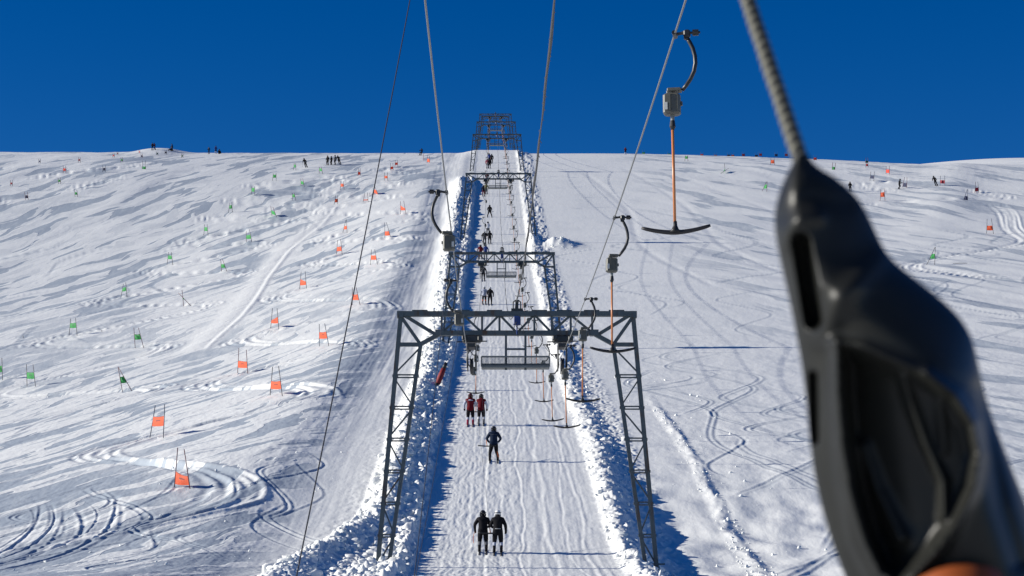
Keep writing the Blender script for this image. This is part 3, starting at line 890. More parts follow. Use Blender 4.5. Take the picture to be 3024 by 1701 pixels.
def platform_mesh():
    b = MB()
    x0, x1, zt, zb = -1.42, 1.30, 8.20, 7.80
    b.bar((x0, -.25, zt), (x1, -.25, zt), .06, .06)
    b.bar((x0, -.25, zb), (x1, -.25, zb), .09, .06)
    for x in (x0, x1): b.bar((x, -.25, zt), (x, -.25, zb), .05, .06)
    for x in np.linspace(x0 + .05, x1 - .05, 52): b.bar((x, -.235, zb), (x, -.235, zt), .012, .012)
    for z in np.linspace(zb + .05, zt - .05, 8): b.bar((x0, -.22, z), (x1, -.22, z), .012, .012, (0, 1, 0))
    b.box(((x0 + x1) / 2, .1, zb - .02), (x1 - x0, .72, .03))
    b.box(((x0 + x1) / 2, .46, zb + .1), (x1 - x0, .03, .22))
    return b.mesh("service_platform", M_GRID)

def hanger_mesh():
    b = MB()
    for x in (-.44, .34):
        b.bar((x, -.1, 9.2), (x, -.1, 7.68), .09, .10)
    b.bar((-.44, -.1, 8.52), (.34, -.1, 8.52), .07, .06)
    return b.mesh("platform_hanger", M_STEEL)

def sheave_frame_mesh():
    b = MB()
    b.box((0, 0, 8.92), (.72, .5, .26), 0, .03)
    b.box((-.30, -.1, 8.95), (.18, .7, .18), 0, .03); b.box((.34, -.1, 8.93), (.2, .5, .2), 0, .03)
    b.bar((-.6, -.2, 8.80), (.62, -.2, 8.83), .04, .05)
    for x in (-.17, .17):
        b.box((x, 0, 8.36), (.035, 1.6, .62), 0, .01)
        b.box((x, -.55, 8.0), (.05, .26, .58), 0, .012); b.box((x, .55, 8.0), (.05, .26, .58), 0, .012)
    b.box((0, -.3, 8.60), (.36, .9, .16), 0, .02)
    return b.mesh("sheave_frame", M_DARK)

def wheel_mesh():
    b = MB()
    n = 20
    prof = [(.06, -.05), (.24, -.06), (.26, -.05), (.215, 0), (.26, .05), (.24, .06), (.06, .05)]
    vs, fs = [], []
    for i in range(n):
        a = 2 * math.pi * i / n
        for r, x in prof: vs.append((x, r * math.cos(a), r * math.sin(a)))
    k = len(prof)
    for i in range(n):
        j = (i + 1) % n
        for q in range(k - 1): fs.append((i * k + q, i * k + q + 1, j * k + q + 1, j * k + q))
        fs.append((i * k + k - 1, i * k, j * k, j * k + k - 1))
    b.add(vs, fs)
    return b.mesh("sheave_wheel", M_BLACK, True)

def ctrl_mesh():
    b = MB()
    b.box((0, -.16, 9.66), (.30, .26, .36), 0, .04)
    b.tube([(0, -.16, 9.48), (0, -.16, 9.1)], .028, 8)
    return b.mesh("control_box", M_BLUE)

def mast_mesh():
    b = MB()
    b.box((0, 0, 10.12), (.46, .24, .1)); b.box((0, 0, 10.34), (.12, .16, .36))
    for x in (-.15, .15): b.tube([(x, -.15, 10.16), (x, -.15, 10.42), (x * .3, -.15, 10.5)], .03, 6)
    b.tube([(0, -.2, 10.45), (0, .2, 10.45)], .07, 8)
    return b.mesh("cable_saddle", M_DARK)

def loop_mesh():
    b = MB()
    b.tube([(.3, -.2, 9.15), (.16, -.24, 9.5), (-.02, -.3, 9.6), (-.16, -.3, 9.25), (.05, -.3, 8.98), (.14, -.28, 9.25), (-.04, -.3, 9.42)], .014, 5)
    return b.mesh("cable_loop", M_DARK)
ML, MR2, MBM, MPL, MHG, MSF, MWH, MCT, MMS = leg_mesh(-1), leg_mesh(1), beam_mesh(), platform_mesh(), hanger_mesh(), sheave_frame_mesh(), wheel_mesh(), ctrl_mesh(), mast_mesh()
MLP = loop_mesh()
TLAB = ["grey steel lattice lift portal nearest the camera, standing in the ploughed snow banks", "second lift portal from the camera, seen through the nearest one's crossbeam",
        "third lift portal, its beam showing against snow just under the skyline", "fourth lift portal, the widest of those whose beams stand against the blue sky",
        "fifth lift portal, middle one of the three against the sky", "sixth lift portal, highest against the sky", "seventh lift portal, hidden almost wholly behind the sixth against the sky"]
def build_tower():
    t = empty("lift_portal")
    put("leg", ML, t); put("leg", MR2, t); put("beam", MBM, t)
    pl = put("service_platform", MPL, t); put("platform_hanger", MHG, pl)
    for s in (-1.81, 1.81):
        sf = put("sheave_frame", MSF, t, (s, 0, 0))
        for y in (-.6, -.2, .2, .6): put("sheave_wheel", MWH, sf, (0, y, 7.84))
    cb = put("control_box", MCT, t); put("cable_loop", MLP, cb); put("cable_saddle", MMS, t)
    return t
proto = build_tower()
for i, (Y, zb) in enumerate(TW):
    o = proto if i == 0 else copy_tree(proto)
    o.location = (float(axis(Y)) + (0.12 if i == 0 else 0), Y, zb)
    tag(o, TLAB[i], "lift tower", "lift portals up the slope")

# ---------------------------------------------------------------- cables
SPT = [(-22.0, 9.2)] + [(Y, zb + 8.08) for Y, zb in TW] + [(880.0, TW[-1][1] + 8.08 + 15)]
SAG = [1.36, 1.5, 1.3, 1.2, 1.2, 1.2, 1.2, 0.5]
def cable_z(Y, pts=SPT, sag=SAG):
    for k in range(len(pts) - 1):
        if Y <= pts[k + 1][0] or k == len(pts) - 2:
            t = (Y - pts[k][0]) / (pts[k + 1][0] - pts[k][0])
            return pts[k][1] * (1 - t) + pts[k + 1][1] * t - sag[k] * 4 * t * (1 - t)
def haul(off, label):
    b = MB()
    ys = list(np.arange(-22, 880, 3.0))
    b.tube([(float(axis(y)) + off, y, cable_z(y)) for y in ys], .0155, 8)
    tag(b.build("haul_cable", M_ROPE, None, True), label, "steel cable", "haul cables of the lift")
haul(-1.81, "grey steel haul cable over the skiers, running up past the skiers' side sheaves")
haul(1.81, "grey steel haul cable carrying the row of empty T-bars back down")
CPT = [(-22.0, 11.4)] + [(Y, zb + 10.46) for Y, zb in TW]
CSG = [2.6, 2.9, 2.4, 2.2, 2.0, 2.0, 2.0]
b = MB()
ys = np.arange(-22, 640, .8)
pts = [(float(axis(y)) + .006 * math.sin(y * 1.1) + .1, y, cable_z(y, CPT, CSG)) for y in ys]
b.tube(pts, [.022 + .005 * math.sin(y * 7.3) + .004 * math.sin(y * 17) for y in ys], 7)
for y in np.arange(10, 88, .55):                   # loose wraps of tape
    if random.random() < .7:
        x, z = float(axis(y)) + .1, cable_z(y, CPT, CSG)
        b.tube([(x, y, z), (x + random.uniform(.02, .045) * random.choice((-1, 1)), y + .12, z - random.uniform(-.02, .05))], .007, 4)
tag(b.build("signal_cable", M_COMM), "thick frayed dark cable sagging along the middle of the portals", "cable")

# ---------------------------------------------------------------- T-bars
def clamp_mesh():
    b = MB()
    b.tube([(0, -.12, 0), (0, .12, 0)], .035, 8)
    b.tube([(.0, 0, 0), (.09, 0, .012), (.13, 0, .02)], [.028, .022, .03], 8)
    b.box((.18, 0, .0), (.10, .10, .12), 0, .02)
    b.box((.17, 0, -.055), (.07, .08, .06), 0, .01)
    b.tube([(.22, 0, .015), (.265, 0, .015)], .02, 8)
    b.tube([(.262, 0, .015), (.35, 0, .015)], .047, 10)
    b.tube([(.35, 0, .015), (.375, 0, .015)], .018, 6)
    return b.mesh("cable_clamp", M_ARM)
def arm_mesh():
    b = MB()
    P = [(.175, 0, -.05), (.215, 0, -.12), (.262, 0, -.22), (.292, 0, -.34), (.298, 0, -.45), (.275, 0, -.57), (.225, 0, -.68), (.165, 0, -.77), (.10, 0, -.85)]
    b.tube(P, [.028, .031, .032, .032, .032, .032, .031, .03, .028], 8)
    return b.mesh("curved_arm", M_ARM, True)
def box_mesh():
    b = MB()
    b.box((-.015, 0, -.845), (.21, .16, .055), 0, .012)
    b.box((-.085, 0, -.90), (.09, .12, .10), 0, .012)
    b.box((-.055, 0, -1.06), (.25, .21, .32), 0, .03)
    b.box((-.075, -.112, -1.04), (.016, .02, .27)); b.box((.035, -.11, -1.0), (.012, .02, .30))
    b.box((.085, 0, -1.05), (.03, .05, .06))
    b.box((-.135, -.112, -1.10), (.05, .012, .11), 1)
    return b.mesh("spring_box", [M_BOX, M_PLATE])
def ferrule_mesh():
    b = MB()
    b.tube([(-.05, 0, -1.21), (-.05, 0, -1.30)], .03, 8, 1)
    b.tube([(-.05, 0, -1.30), (-.05, 0, -1.36), (-.05, 0, -1.39), (-.05, 0, -1.44)], [.035, .042, .046, .024], 10)
    return b.mesh("rope_ferrule", [M_BLACK, M_STEEL_L])
def pole_mesh():
    b = MB()
    b.tube([(-.05, 0, -1.43), (-.035, 0, -2.86)], .022, 10)
    return b.mesh("tow_pole", M_OR, True)
def cross_mesh():
    b = MB()
    xs = np.linspace(-.52, .48, 17)
    c = -.03
    P = [(x, 0, -2.965 + .085 * (abs(x - c) / .5) ** 1.8) for x in xs]
    rs = [.026 + .010 * (1 - abs(x - c) / .5) for x in xs]
    rs[0] = .02; rs[-1] = .02
    b.tube(P, rs, 8)
    b.tube([(c, 0, -2.80), (c, 0, -2.86), (c, 0, -2.91), (c, 0, -2.96)], [.026, .03, .05, .09], 10)
    return b.mesh("cross_bar", M_BLACK, True)
MC, MA, MX, MF, MP, MT = clamp_mesh(), arm_mesh(), box_mesh(), ferrule_mesh(), pole_mesh(), cross_mesh()
def mirrored(me):
    m = me.copy()
    m.transform(Matrix.Scale(-1, 4, (1, 0, 0))); m.flip_normals()
    return m
MIR = {m.name: mirrored(m) for m in (MC, MA, MX, MF, MP, MT)}
def joined(ms, name):
    bm = bmesh.new(); mats_ = []
    for me in ms:
        n0 = len(bm.faces); bm.from_mesh(me); bm.faces.ensure_lookup_table()
        for f in bm.faces[n0:]:
            mm = me.materials[f.material_index]
            if mm not in mats_: mats_.append(mm)
            f.material_index = mats_.index(mm)
    o = bpy.data.meshes.new(name); bm.to_mesh(o); bm.free()
    for m_ in mats_: o.materials.append(m_)
    return o
def tbar(s):
    t = empty("tow_bar")
    g_ = (lambda m: m) if s > 0 else (lambda m: MIR[m.name])
    for nm, m in (("cable_clamp", MC), ("curved_arm", MA), ("spring_box", MX), ("tow_pole", MP), ("cross_bar", MT)):
        o = put(nm, g_(m), t)
        if nm == "tow_pole": put("rope_ferrule", g_(MF), o)
    return t
FAR_R = joined([MC, MA, MX, MF, MP, MT], "tow_bar_far")
FAR_L = joined([MIR[m.name] for m in (MC, MA, MX, MF, MP, MT)], "tow_bar_far_mirrored")
_used = {1: None, -1: None}
ORD = ["first", "second", "third", "fourth", "fifth", "sixth", "seventh", "eighth", "ninth", "tenth"]
ZONE = ["below the nearest portal", "between portals one and two", "between portals two and three", "between portals three and four",
        "between portals four and five", "between portals five and six", "beyond the farthest portal"]
_cnt = {}
def place_tbar(s, Y, label=None):
    x = float(axis(Y)) + 1.81 * s
    zone = sum(Y > t[0] for t in TW)
    if Y < 260:
        if _used[s] is None:
            o = _used[s] = tbar(s)
        else:
            o = copy_tree(_used[s])
    else:
        o = put("tow_bar", FAR_R if s > 0 else FAR_L)
    o.location = (x, Y, cable_z(Y))
    o.rotation_euler = (0, R(random.uniform(-1.5, 1.5)), R(random.uniform(-10, 10)))
    k = _cnt[(s, zone)] = _cnt.get((s, zone), 0) + 1
    side = "return" if s > 0 else "skiers'"
    tag(o, label or f"empty T-bar on the {side} cable, {ORD[k - 1]} uphill {ZONE[zone]}", "T-bar", "empty T-bars on the return cable" if s > 0 else "empty T-bars on the uphill cable")
    return o
place_tbar(1, 31.2, "largest hanging T-bar, its orange pole and grey box against the blue sky")
place_tbar(1, 47.2, "hanging T-bar whose pale pole crosses the corner of the nearest portal")
place_tbar(1, 62.4, "hanging T-bar with grey box in front of the nearest portal's beam, wide black bar below")
place_tbar(1, 79.0, "hanging T-bar right under the nearest portal's sheave, its bar lowest of all in the lane")
Yk = 97.5
while Yk < 640:
    place_tbar(1, Yk); Yk += 15.6
Yk = 452.0
while Yk < 700:
    place_tbar(-1, Yk); Yk += 15.9
place_tbar(-1, 120.0, "empty T-bar with thin orange pole beside the nearest portal's skiers' side sheave")
# pulled T-bars: the cord is drawn out of the box back to the skier
def tow_tbar(Y, foot, label, dx=0.0, bar_h=0.82, full=True, pl=1.05):
    """a T-bar in use: clamp at Y on the uphill cable, cross bar behind the legs at foot"""
    x = float(axis(Y)) - 1.81
    c = Vector((x, Y, cable_z(Y)))
    t = empty("tow_bar", c)
    for nm, m in (("cable_clamp", MC), ("curved_arm", MA), ("spring_box", MX)):
        put(nm, MIR[m.name], t)
    boxb = Vector((.055, 0, -1.22))
    foot = Vector(foot) - c
    bar = foot + Vector((dx, -.22, bar_h))
    dirv = (boxb - bar).normalized()
    top = bar + dirv * pl
    bb = MB(); bb.tube([bar, top], .022, 8); p = bb.build("tow_pole", M_OR, t, True)
    bb = MB(); bb.tube([top - dirv * .02, top + dirv * .06, top + dirv * .14], [.042, .046, .022], 8); bb.build("rope_ferrule", M_BLACK, p)
    bb = MB()
    bb.tube([bar + Vector((u, -.02, .05 * abs(u) ** 1.5 * 2 - .01)) for u in np.linspace(-.5, .5, 11)], .032, 8)
    bb.build("cross_bar", M_BLACK, t, True)
    bb = MB()
    L = (boxb - top).length
    bb.tube([top.lerp(boxb, u) - Vector((0, 0, .15 * 4 * u * (1 - u) * min(1, L / 20))) for u in np.linspace(0, 1, 9)], .006 if full else .008, 6)
    bb.build("tow_rope", M_TOW, t)
    tag(t, label, "T-bar", "T-bars towing skiers")
    return t
tow_tbar(24.0, (-1.62, 15.5, -1.0), "T-bar whose thin black tow rope runs steeply down in front of the left piste", pl=.6)
tow_tbar(44.0, (-1.13, 24.0, -.75), "T-bar with curved arm and box above the snow bank, clamped to the skiers' cable", pl=.6)
tow_tbar(58.0, (-1.55, 33.0, -.4), "T-bar whose black arm and box hang before the nearest portal's top chord", pl=.6)

# red padded roll leaning by the second portal
p0, p1 = hit(1288, 1058), None
p0 = at_depth(1290, 1052, 160); p1 = at_depth(1318, 984, 160.5)
zg = float(ground(p0.x, p0.y))
sh = zg - p0.z + 0.05
b = MB()
ax = (p1 - p0)
b.tube([p0 + Vector((0, 0, sh)), p0 + ax * .12 + Vector((0, 0, sh)), p0 + ax * .5 + Vector((0, -.03, sh)), p0 + ax * .74 + Vector((0, 0, sh))], [.14, .20, .21, .17], 12, 0)
b.tube([p0 + ax * .74 + Vector((0, 0, sh)), p0 + ax + Vector((0, 0, sh))], [.17, .12], 10, 1)
b.tube([p0 - ax * .02 + Vector((0, 0, sh)), p0 + ax * .1 + Vector((0, 0, sh))], [.15, .215], 12, 1)
tag(b.build("crash_pad", [M_RED, M_BLACK], None, True), "dark red and black padded roll leaning slantwise in the snow bank below the second portal", "crash pad")

# ---------------------------------------------------------------- gates
GC = {'orange': (0.78, 0.135, 0.05), 'red': (0.80, 0.08, 0.05), 'darkred': (0.36, 0.03, 0.05), 'green': (0.05, 0.38, 0.10), 'darkgreen': (0.03, 0.17, 0.08), 'navy': (0.02, 0.03, 0.09)}
GM = {k: mat("panel_" + k, c, 0.7, 0, 0.12, 5.0, trans=0.35) for k, c in GC.items()}
M_PRINT = {k: mat("print_" + k, (c[0] * .22, c[1] * .22, c[2] * .3 + .01), 0.7) for k, c in GC.items()}
M_PW = mat("pole_wine", (0.10, 0.02, 0.035), 0.45, 0, 0.2)
M_PN = mat("pole_navy", (0.035, 0.045, 0.08), 0.45, 0, 0.2)
M_PG = mat("pole_grey", (0.07, 0.06, 0.065), 0.45, 0, 0.2)
GROUPS = {'o': "gates of the orange course", 'g': "gates of the green course", 'l': "gates of the distant far course", 'r': "gates of the right hand piste", None: "odd gates on the slope"}
def make_gate(q, i):
    A, Bp = q['A'].copy(), q['B'].copy()
    yaw = min(.30, .38 * abs(Bp.x - A.x))
    A.y += yaw / 2; Bp.y -= yaw / 2
    A.z = float(ground(A.x, A.y)); Bp.z = float(ground(Bp.x, Bp.y))
    TA, TB = at_y(*q['Lt'], A.y), at_y(*q['Rt'], Bp.y)
    c = (A + Bp) / 2
    t = empty("ski_gate", c)
    dist = c.length
    pm = (M_PW, M_PN, M_PG)[i % 3] if q['col'] != 'green' else (M_PG, M_PW)[i % 2]
    if i == 0: pm = M_PW
    if i == 1: pm = M_PN
    for P, T in ((A, TA), (Bp, TB)):
        m = MB()
        ax = T - P
        rad = .020 + .000045 * dist
        pts = [P - ax.normalized() * .25 - c, P + ax * .45 + Vector((.006, 0, 0)) - c, T - c]
        m.tube(pts, [rad, rad, rad * .9], 8)
        m.build("gate_pole", pm, t, True)
    lo, hi = q['pan']
    tl = q['tilt']
    m = MB()
    nu, nv = 7, 5
    sag = random.uniform(.02, .06)
    def F(u, v):
        l = lo + (hi - lo) * v
        a = A.lerp(TA, min(.98, max(.02, l + tl * v))); b_ = Bp.lerp(TB, min(.98, max(.02, l - tl * v)))
        p = a.lerp(b_, u)
        p = p + Vector((0, -.09 * math.sin(math.pi * u) * math.sin(math.pi * v) + .02 * math.sin(9 * u + 4 * v + i), -sag * math.sin(math.pi * u) * (.6 + .4 * v)))
        return p - c
    vs = [F(u / nu, v / nv) for v in range(nv + 1) for u in range(nu + 1)]
    back = [p + Vector((0, .012, 0)) for p in vs]
    n = len(vs)
    fs = []
    for v in range(nv):
        for u in range(nu):
            k = v * (nu + 1) + u
            fs.append((k, k + 1, k + nu + 2, k + nu + 1)); fs.append((n + k, n + k + nu + 1, n + k + nu + 2, n + k + 1))
    m.add(vs + back, fs)
    if dist < 260 and q['pan'][1] - q['pan'][0] > .2 and q['col'] in ('orange', 'green'):
        # the small faded print across the panel
        for (u0, u1, v0, v1) in ((.30, .40, .50, .64), (.42, .50, .52, .66), (.52, .60, .52, .66), (.62, .70, .53, .63)):
            z_ = Vector((0, -.012, 0))
            m.add([F(u0, v0) + z_, F(u1, v0) + z_, F(u1, v1) + z_, F(u0, v1) + z_], [(0, 1, 2, 3)], 1)
        for v0 in (.985,):
            z_ = Vector((0, -.012, 0))
            for u in range(nu):
                m.add([F(u / nu, .94) + z_, F((u + 1) / nu, .94) + z_, F((u + 1) / nu, 1) + z_, F(u / nu, 1) + z_], [(0, 1, 2, 3)], 1)
    m.build("gate_panel", [GM[q['col']], M_PRINT[q['col']]], t)
    tag(t, q['label'], "ski gate", GROUPS[q['course']])
for i, q in enumerate(GATES): make_gate(q, i)
for i, (x, y, col, lab) in enumerate(SKYGATES):
    px, py = B6(x, y)
    d = 500.0 if py < 466 else 478.0
    P = at_depth(px, py, d)
    q = dict(col=col, label=lab, pan=(.30, .62), course='sky', tilt=0)
    t = empty("ski_gate", P)
    h = 1.5
    zg = float(ground(P.x, P.y))
    z0 = min(zg, P.z - .5) - P.z
    for s in (-.36, .36):
        m = MB(); m.tube([(s, 0, z0 - .2), (s * .8, 0, .75)], .025, 6); m.build("gate_pole", M_PG, t)
    m = MB()
    vs = []
    for v in range(4):
        for u in range(5):
            vs.append((-.34 + .17 * u, -.05 * math.sin(math.pi * u / 4), -.28 + .18 * v))
    vs += [(a, b_ + .02, c_) for a, b_, c_ in vs]
    fs = []
    for v in range(3):
        for u in range(4):
            k = v * 5 + u
            fs += [(k, k + 1, k + 6, k + 5), (20 + k, 25 + k, 26 + k, 21 + k)]
    m.add(vs, fs)
    m.build("gate_panel", GM[col], t)
    tag(t, lab, "ski gate", "gates along the skyline")
# a single red pole at the top of the orange course, a pole lying on the snow, and two stubs
def single(Pt, Tt, mm, label):
    P = hit(*Pt); T = at_y(*Tt, P.y)
    m = MB(); m.tube([P - Vector((0, 0, .2)), P.lerp(T, .5), T], .035, 8)
    tag(m.build("marker_pole", mm, None, True), label, "marker pole")
single(A2(2357, 270), A2(2357, 197), GM['darkred'], "single dark red pole beside the topmost orange gate near the crest skier")
single(A3(1092, 658), A3(1088, 632), M_PG, "short dark stub of a pole in the snow right of the hook shaped rut")
single(A3(250, 722), A3(245, 695), M_PG, "short dark stub of a pole in the snow at the left of the green course")
single(A2(1783, 650), A2(1783, 612), M_PN, "short thin pole beside the gate with the rolled strip, nearer to that gate")
single(A2(1810, 655), A2(1808, 622), M_PN, "short thin pole beside the black rope, farther from the rolled strip gate")
PA, PB = hit(*B7(1390, 1300)), hit(*B7(1547, 1294))
m = MB(); m.tube([PA + Vector((0, 0, .05)), (PA + PB) / 2 + Vector((0, 0, .08)), Vector((PB.x, PA.y + .4, float(ground(PB.x, PA.y + .4)) + .05))], .03, 8)
tag(m.build("marker_pole", M_PG, None, True), "thin grey pole lying flat on the snow near the tilted green gate by the handle", "marker pole")

# ---------------------------------------------------------------- people
def base_pose():
    J = {}
    def P(n, x, y, z, r): J[n] = [Vector((x, y, z)), r]
    P('pelvis', 0, -.05, .95, .155); P('waist', 0, -.07, 1.10, .15); P('chest', 0, -.07, 1.32, .185); P('upper', 0, -.05, 1.45, .13); P('neck', 0, -.02, 1.55, .062)
    P('head', 0, .0, 1.65, .095); P('crown', 0, -.01, 1.74, .075); P('nose', 0, .105, 1.655, .018)
    for s, n in ((-1, 'l'), (1, 'r')):
        P('hip' + n, .10 * s, -.05, .88, .115); P('thigh' + n, .125 * s, .01, .70, .10); P('knee' + n, .14 * s, .07, .50, .072)
        P('calf' + n, .145 * s, -.02, .33, .066); P('ankle' + n, .15 * s, -.06, .10, .05); P('toe' + n, .155 * s, .10, .06, .042)
        P('sh' + n, .20 * s, -.06, 1.43, .085); P('el' + n, .32 * s, -.07, 1.16, .062); P('wr' + n, .24 * s, .17, 1.03, .042); P('ha' + n, .21 * s, .25, 1.01, .042)
    for k in J:
        J[k][1] *= {'crown': 1.1, 'head': 1.1, 'nose': 1, 'neck': 1.2}.get(k, 1.27)
    return J
EDG = [('pelvis', 'waist'), ('waist', 'chest'), ('chest', 'upper'), ('upper', 'neck'), ('neck', 'head'), ('head', 'crown'), ('head', 'nose')]
for n in 'lr':
    EDG += [('pelvis', 'hip' + n), ('hip' + n, 'thigh' + n), ('thigh' + n, 'knee' + n), ('knee' + n, 'calf' + n), ('calf' + n, 'ankle' + n), ('ankle' + n, 'toe' + n),
            ('upper', 'sh' + n), ('sh' + n, 'el' + n), ('el' + n, 'wr' + n), ('wr' + n, 'ha' + n)]
def zone_of(a, b):
    k = b
    if k in ('neck', 'head', 'crown', 'nose'): return 4
    if k[:-1] in ('ha', 'fi', 'th', 'f1', 'f2', 'f3', 'f4'): return 5
    if k[:-1] in ('el', 'wr'): return 1
    if k[:-1] in ('thigh', 'hip', 'knee'): return 2
    if k[:-1] in ('calf', 'ankle', 'toe'): return 3
    return 0
def body_mesh(name, J):
    J = {k: [v[0].copy(), v[1]] for k, v in J.items()}
    E = list(EDG)
    for n, s in (('l', -1), ('r', 1)):
        h, w = J['ha' + n][0], J['wr' + n][0]
        d = (h - w).normalized()
        side = Vector((0, 0, 1)).cross(d)
        if side.length < .1: side = Vector((1, 0, 0))
        side.normalize(); dn = d.cross(side) * -1
        for k, o in enumerate((-.030, -.010, .011, .031)):      # four fingers, unequal and curled
            L = (.055, .068, .072, .06)[k]
            J['f%d%s' % (k + 1, n)] = [h + side * o + d * L + dn * (.015 + .01 * k) * -1, .0105]
            E.append(('ha' + n, 'f%d%s' % (k + 1, n)))
        J['th' + n] = [h + side * (-s) * .055 + d * .012, .0125]
        E.append(('ha' + n, 'th' + n))
    names = list(J)
    ix = {k: i for i, k in enumerate(names)}
    me = bpy.data.meshes.new(name + "_bones")
    me.from_pydata([J[k][0] for k in names], [(ix[a], ix[b]) for a, b in E], [])
    o = bpy.data.objects.new(name + "_bones", me); COL.objects.link(o)
    sk = o.modifiers.new("skin", 'SKIN'); sk.use_smooth_shade = True
    for i, k in enumerate(names):
        v = me.skin_vertices[0].data[i]
        v.radius = (J[k][1], J[k][1] * (0.8 if k in ('pelvis', 'waist', 'chest', 'upper') else 1)) ; v.use_root = (k == 'pelvis')
    o.modifiers.new("sub", 'SUBSURF').levels = 1
    dg = bpy.context.evaluated_depsgraph_get(); dg.update()
    out = bpy.data.meshes.new_from_object(o.evaluated_get(dg)); out.name = "person_body"
    bpy.data.objects.remove(o); bpy.data.meshes.remove(me)
    n = len(out.polygons)
    cs = np.empty(n * 3); out.polygons.foreach_get("center", cs); cs = cs.reshape(-1, 3)
    best = np.full(n, 9e9); z = np.zeros(n, np.int32)
    for a, b in E:
        A, Bv = np.array(J[a][0]), np.array(J[b][0]); ab = Bv - A
        t = np.clip(((cs - A) @ ab) / (ab @ ab + 1e-9), 0, 1)
        dd = np.linalg.norm(cs - A - t[:, None] * ab, axis=1) - min(J[a][1], J[b][1]) * .9
        k = dd < best; best[k] = dd[k]; z[k] = zone_of(a, b)
    hem = J['pelvis'][0].z - .04
    z[(z == 2) & (cs[:, 2] > hem)] = 0
    z[(z == 4) & (cs[:, 1] < J['head'][0].y + .045)] = 5
    while len(out.materials) < 6: out.materials.append(None)
    out.polygons.foreach_set("material_index", z)
    out.polygons.foreach_set("use_smooth", np.ones(n, bool))
    return out

def pose(**kw):
    J = base_pose()
    for k, v in kw.items():
        if len(v) == 4: J[k] = [Vector(v[:3]), v[3]]
        else: J[k][0] = Vector(v)
    return J
def shear(J, lean=0.0, fwd=0.0):
    for k in J:
        p = J[k][0]; h = max(0, p.z - .1)
        p.x += lean * h; p.y += fwd * h
    return J
PO = {
 'ride_l': pose(ell=(-.36, -.09, 1.20), wrl=(-.34, .04, .98), hal=(-.33, .07, .90), elr=(.31, .02, 1.18), wrr=(.20, .22, 1.10), har=(.15, .29, 1.12)),
 'ride_r': pose(elr=(.33, -.08, 1.18), wrr=(.34, .05, .96), har=(.33, .09, .88), ell=(-.31, .02, 1.18), wrl=(-.20, .22, 1.10), hal=(-.15, .29, 1.12)),
 'ride_solo': pose(ell=(-.37, -.10, 1.17), wrl=(-.25, .15, 1.02), hal=(-.2, .22, 1.0), elr=(.37, -.10, 1.17), wrr=(.25, .15, 1.03), har=(.2, .22, 1.02), kneel=(-.19, .06, .5), ankler=(.21, -.06, .1), toer=(.23, .1, .06), anklel=(-.2, -.06, .1), toel=(-.22, .1, .06), calfl=(-.2, -.02, .33), calfr=(.2, -.02, .33)),
 'straddle': pose(kneel=(-.2, .08, .52), calfl=(-.27, 0, .33), anklel=(-.31, -.04, .1), toel=(-.33, .12, .06), kneer=(.2, .08, .52), calfr=(.27, 0, .33), ankler=(.31, -.04, .1), toer=(.33, .12, .06)),
 'stand': pose(),
 'lean': shear(pose(wrl=(-.36, .12, 1.0), hal=(-.4, .18, .97), ell=(-.34, -.03, 1.2)), -.30, 0.05),
 'ski': shear(pose(kneel=(-.15, .16, .5), kneer=(.17, .16, .5), wrl=(-.34, .3, 1.08), hal=(-.35, .38, 1.06), wrr=(.34, .3, 1.08), har=(.35, .38, 1.06)), 0.0, .16),
 'tuck': shear(pose(pelvis=(0, -.22, .72), waist=(0, -.16, .86), chest=(0, .04, 1.02), upper=(0, .15, 1.10), neck=(0, .24, 1.15), head=(0, .32, 1.20), crown=(0, .33, 1.29), nose=(0, .42, 1.19),
               hipl=(-.12, -.2, .68), hipr=(.12, -.2, .68), thighl=(-.16, -.02, .62), thighr=(.16, -.02, .62), kneel=(-.18, .15, .5), kneer=(.18, .15, .5),
               shl=(-.2, .14, 1.1), shr=(.2, .14, 1.1), ell=(-.34, .24, .92), elr=(.34, .24, .92), wrl=(-.3, .45, .95), wrr=(.3, .45, .95), hal=(-.27, .52, .97), har=(.27, .52, .97)), -.38, 0),
 'sit': pose(pelvis=(0, -.25, .2), waist=(0, -.27, .36), chest=(0, -.24, .58), upper=(0, -.2, .72), neck=(0, -.17, .82), head=(0, -.15, .92), crown=(0, -.16, 1.01), nose=(0, -.05, .92),
             hipl=(-.11, -.2, .18), hipr=(.11, -.2, .18), thighl=(-.15, .05, .3), thighr=(.15, .05, .3), kneel=(-.18, .3, .42), kneer=(.18, .3, .42), calfl=(-.19, .4, .26), calfr=(.19, .4, .26),
             anklel=(-.2, .48, .1), ankler=(.2, .48, .1), toel=(-.2, .62, .08), toer=(.2, .62, .08), shl=(-.2, -.2, .7), shr=(.2, -.2, .7), ell=(-.3, -.1, .45), elr=(.3, -.1, .45), wrl=(-.22, .12, .4), wrr=(.22, .12, .4), hal=(-.2, .2, .4), har=(.2, .2, .4)),
}
BODY = {k: body_mesh(k, J) for k, J in PO.items()}

def cloth(name, c, r=0.75): return mat("cloth_" + name, c, r, 0, 0.25, 12.0, spec=0.12)
K_BLK, K_NAVY, K_RED, K_WHT, K_YEL = cloth("black", (.008, .008, .011)), cloth("navy", (.007, .016, .04)), cloth("red", (.12, .006, .012)), cloth("white", (.62, .62, .66)), cloth("olive", (.22, .20, .07))
K_BLUE, K_SILV, K_GREY, K_CHAR = cloth("blue", (.02, .05, .22)), cloth("silver", (.42, .44, .52)), cloth("grey", (.14, .14, .15)), cloth("charcoal", (.022, .022, .026))
K_ORG = cloth("orange", (.55, .13, .05)); K_SKIN = mat("skin", (.42, .24, .18), .5); K_PINK = cloth("crimson", (.26, .012, .045))
K_SKI = mat("ski_top", (.05, .05, .06), .3, 0, .3, 4.0); K_HG = mat("helmet_gloss", (.012, .012, .016), .25); K_HW = mat("helmet_white", (.72, .72, .72), .3); K_HR = mat("helmet_red", (.08, .01, .012), .3)
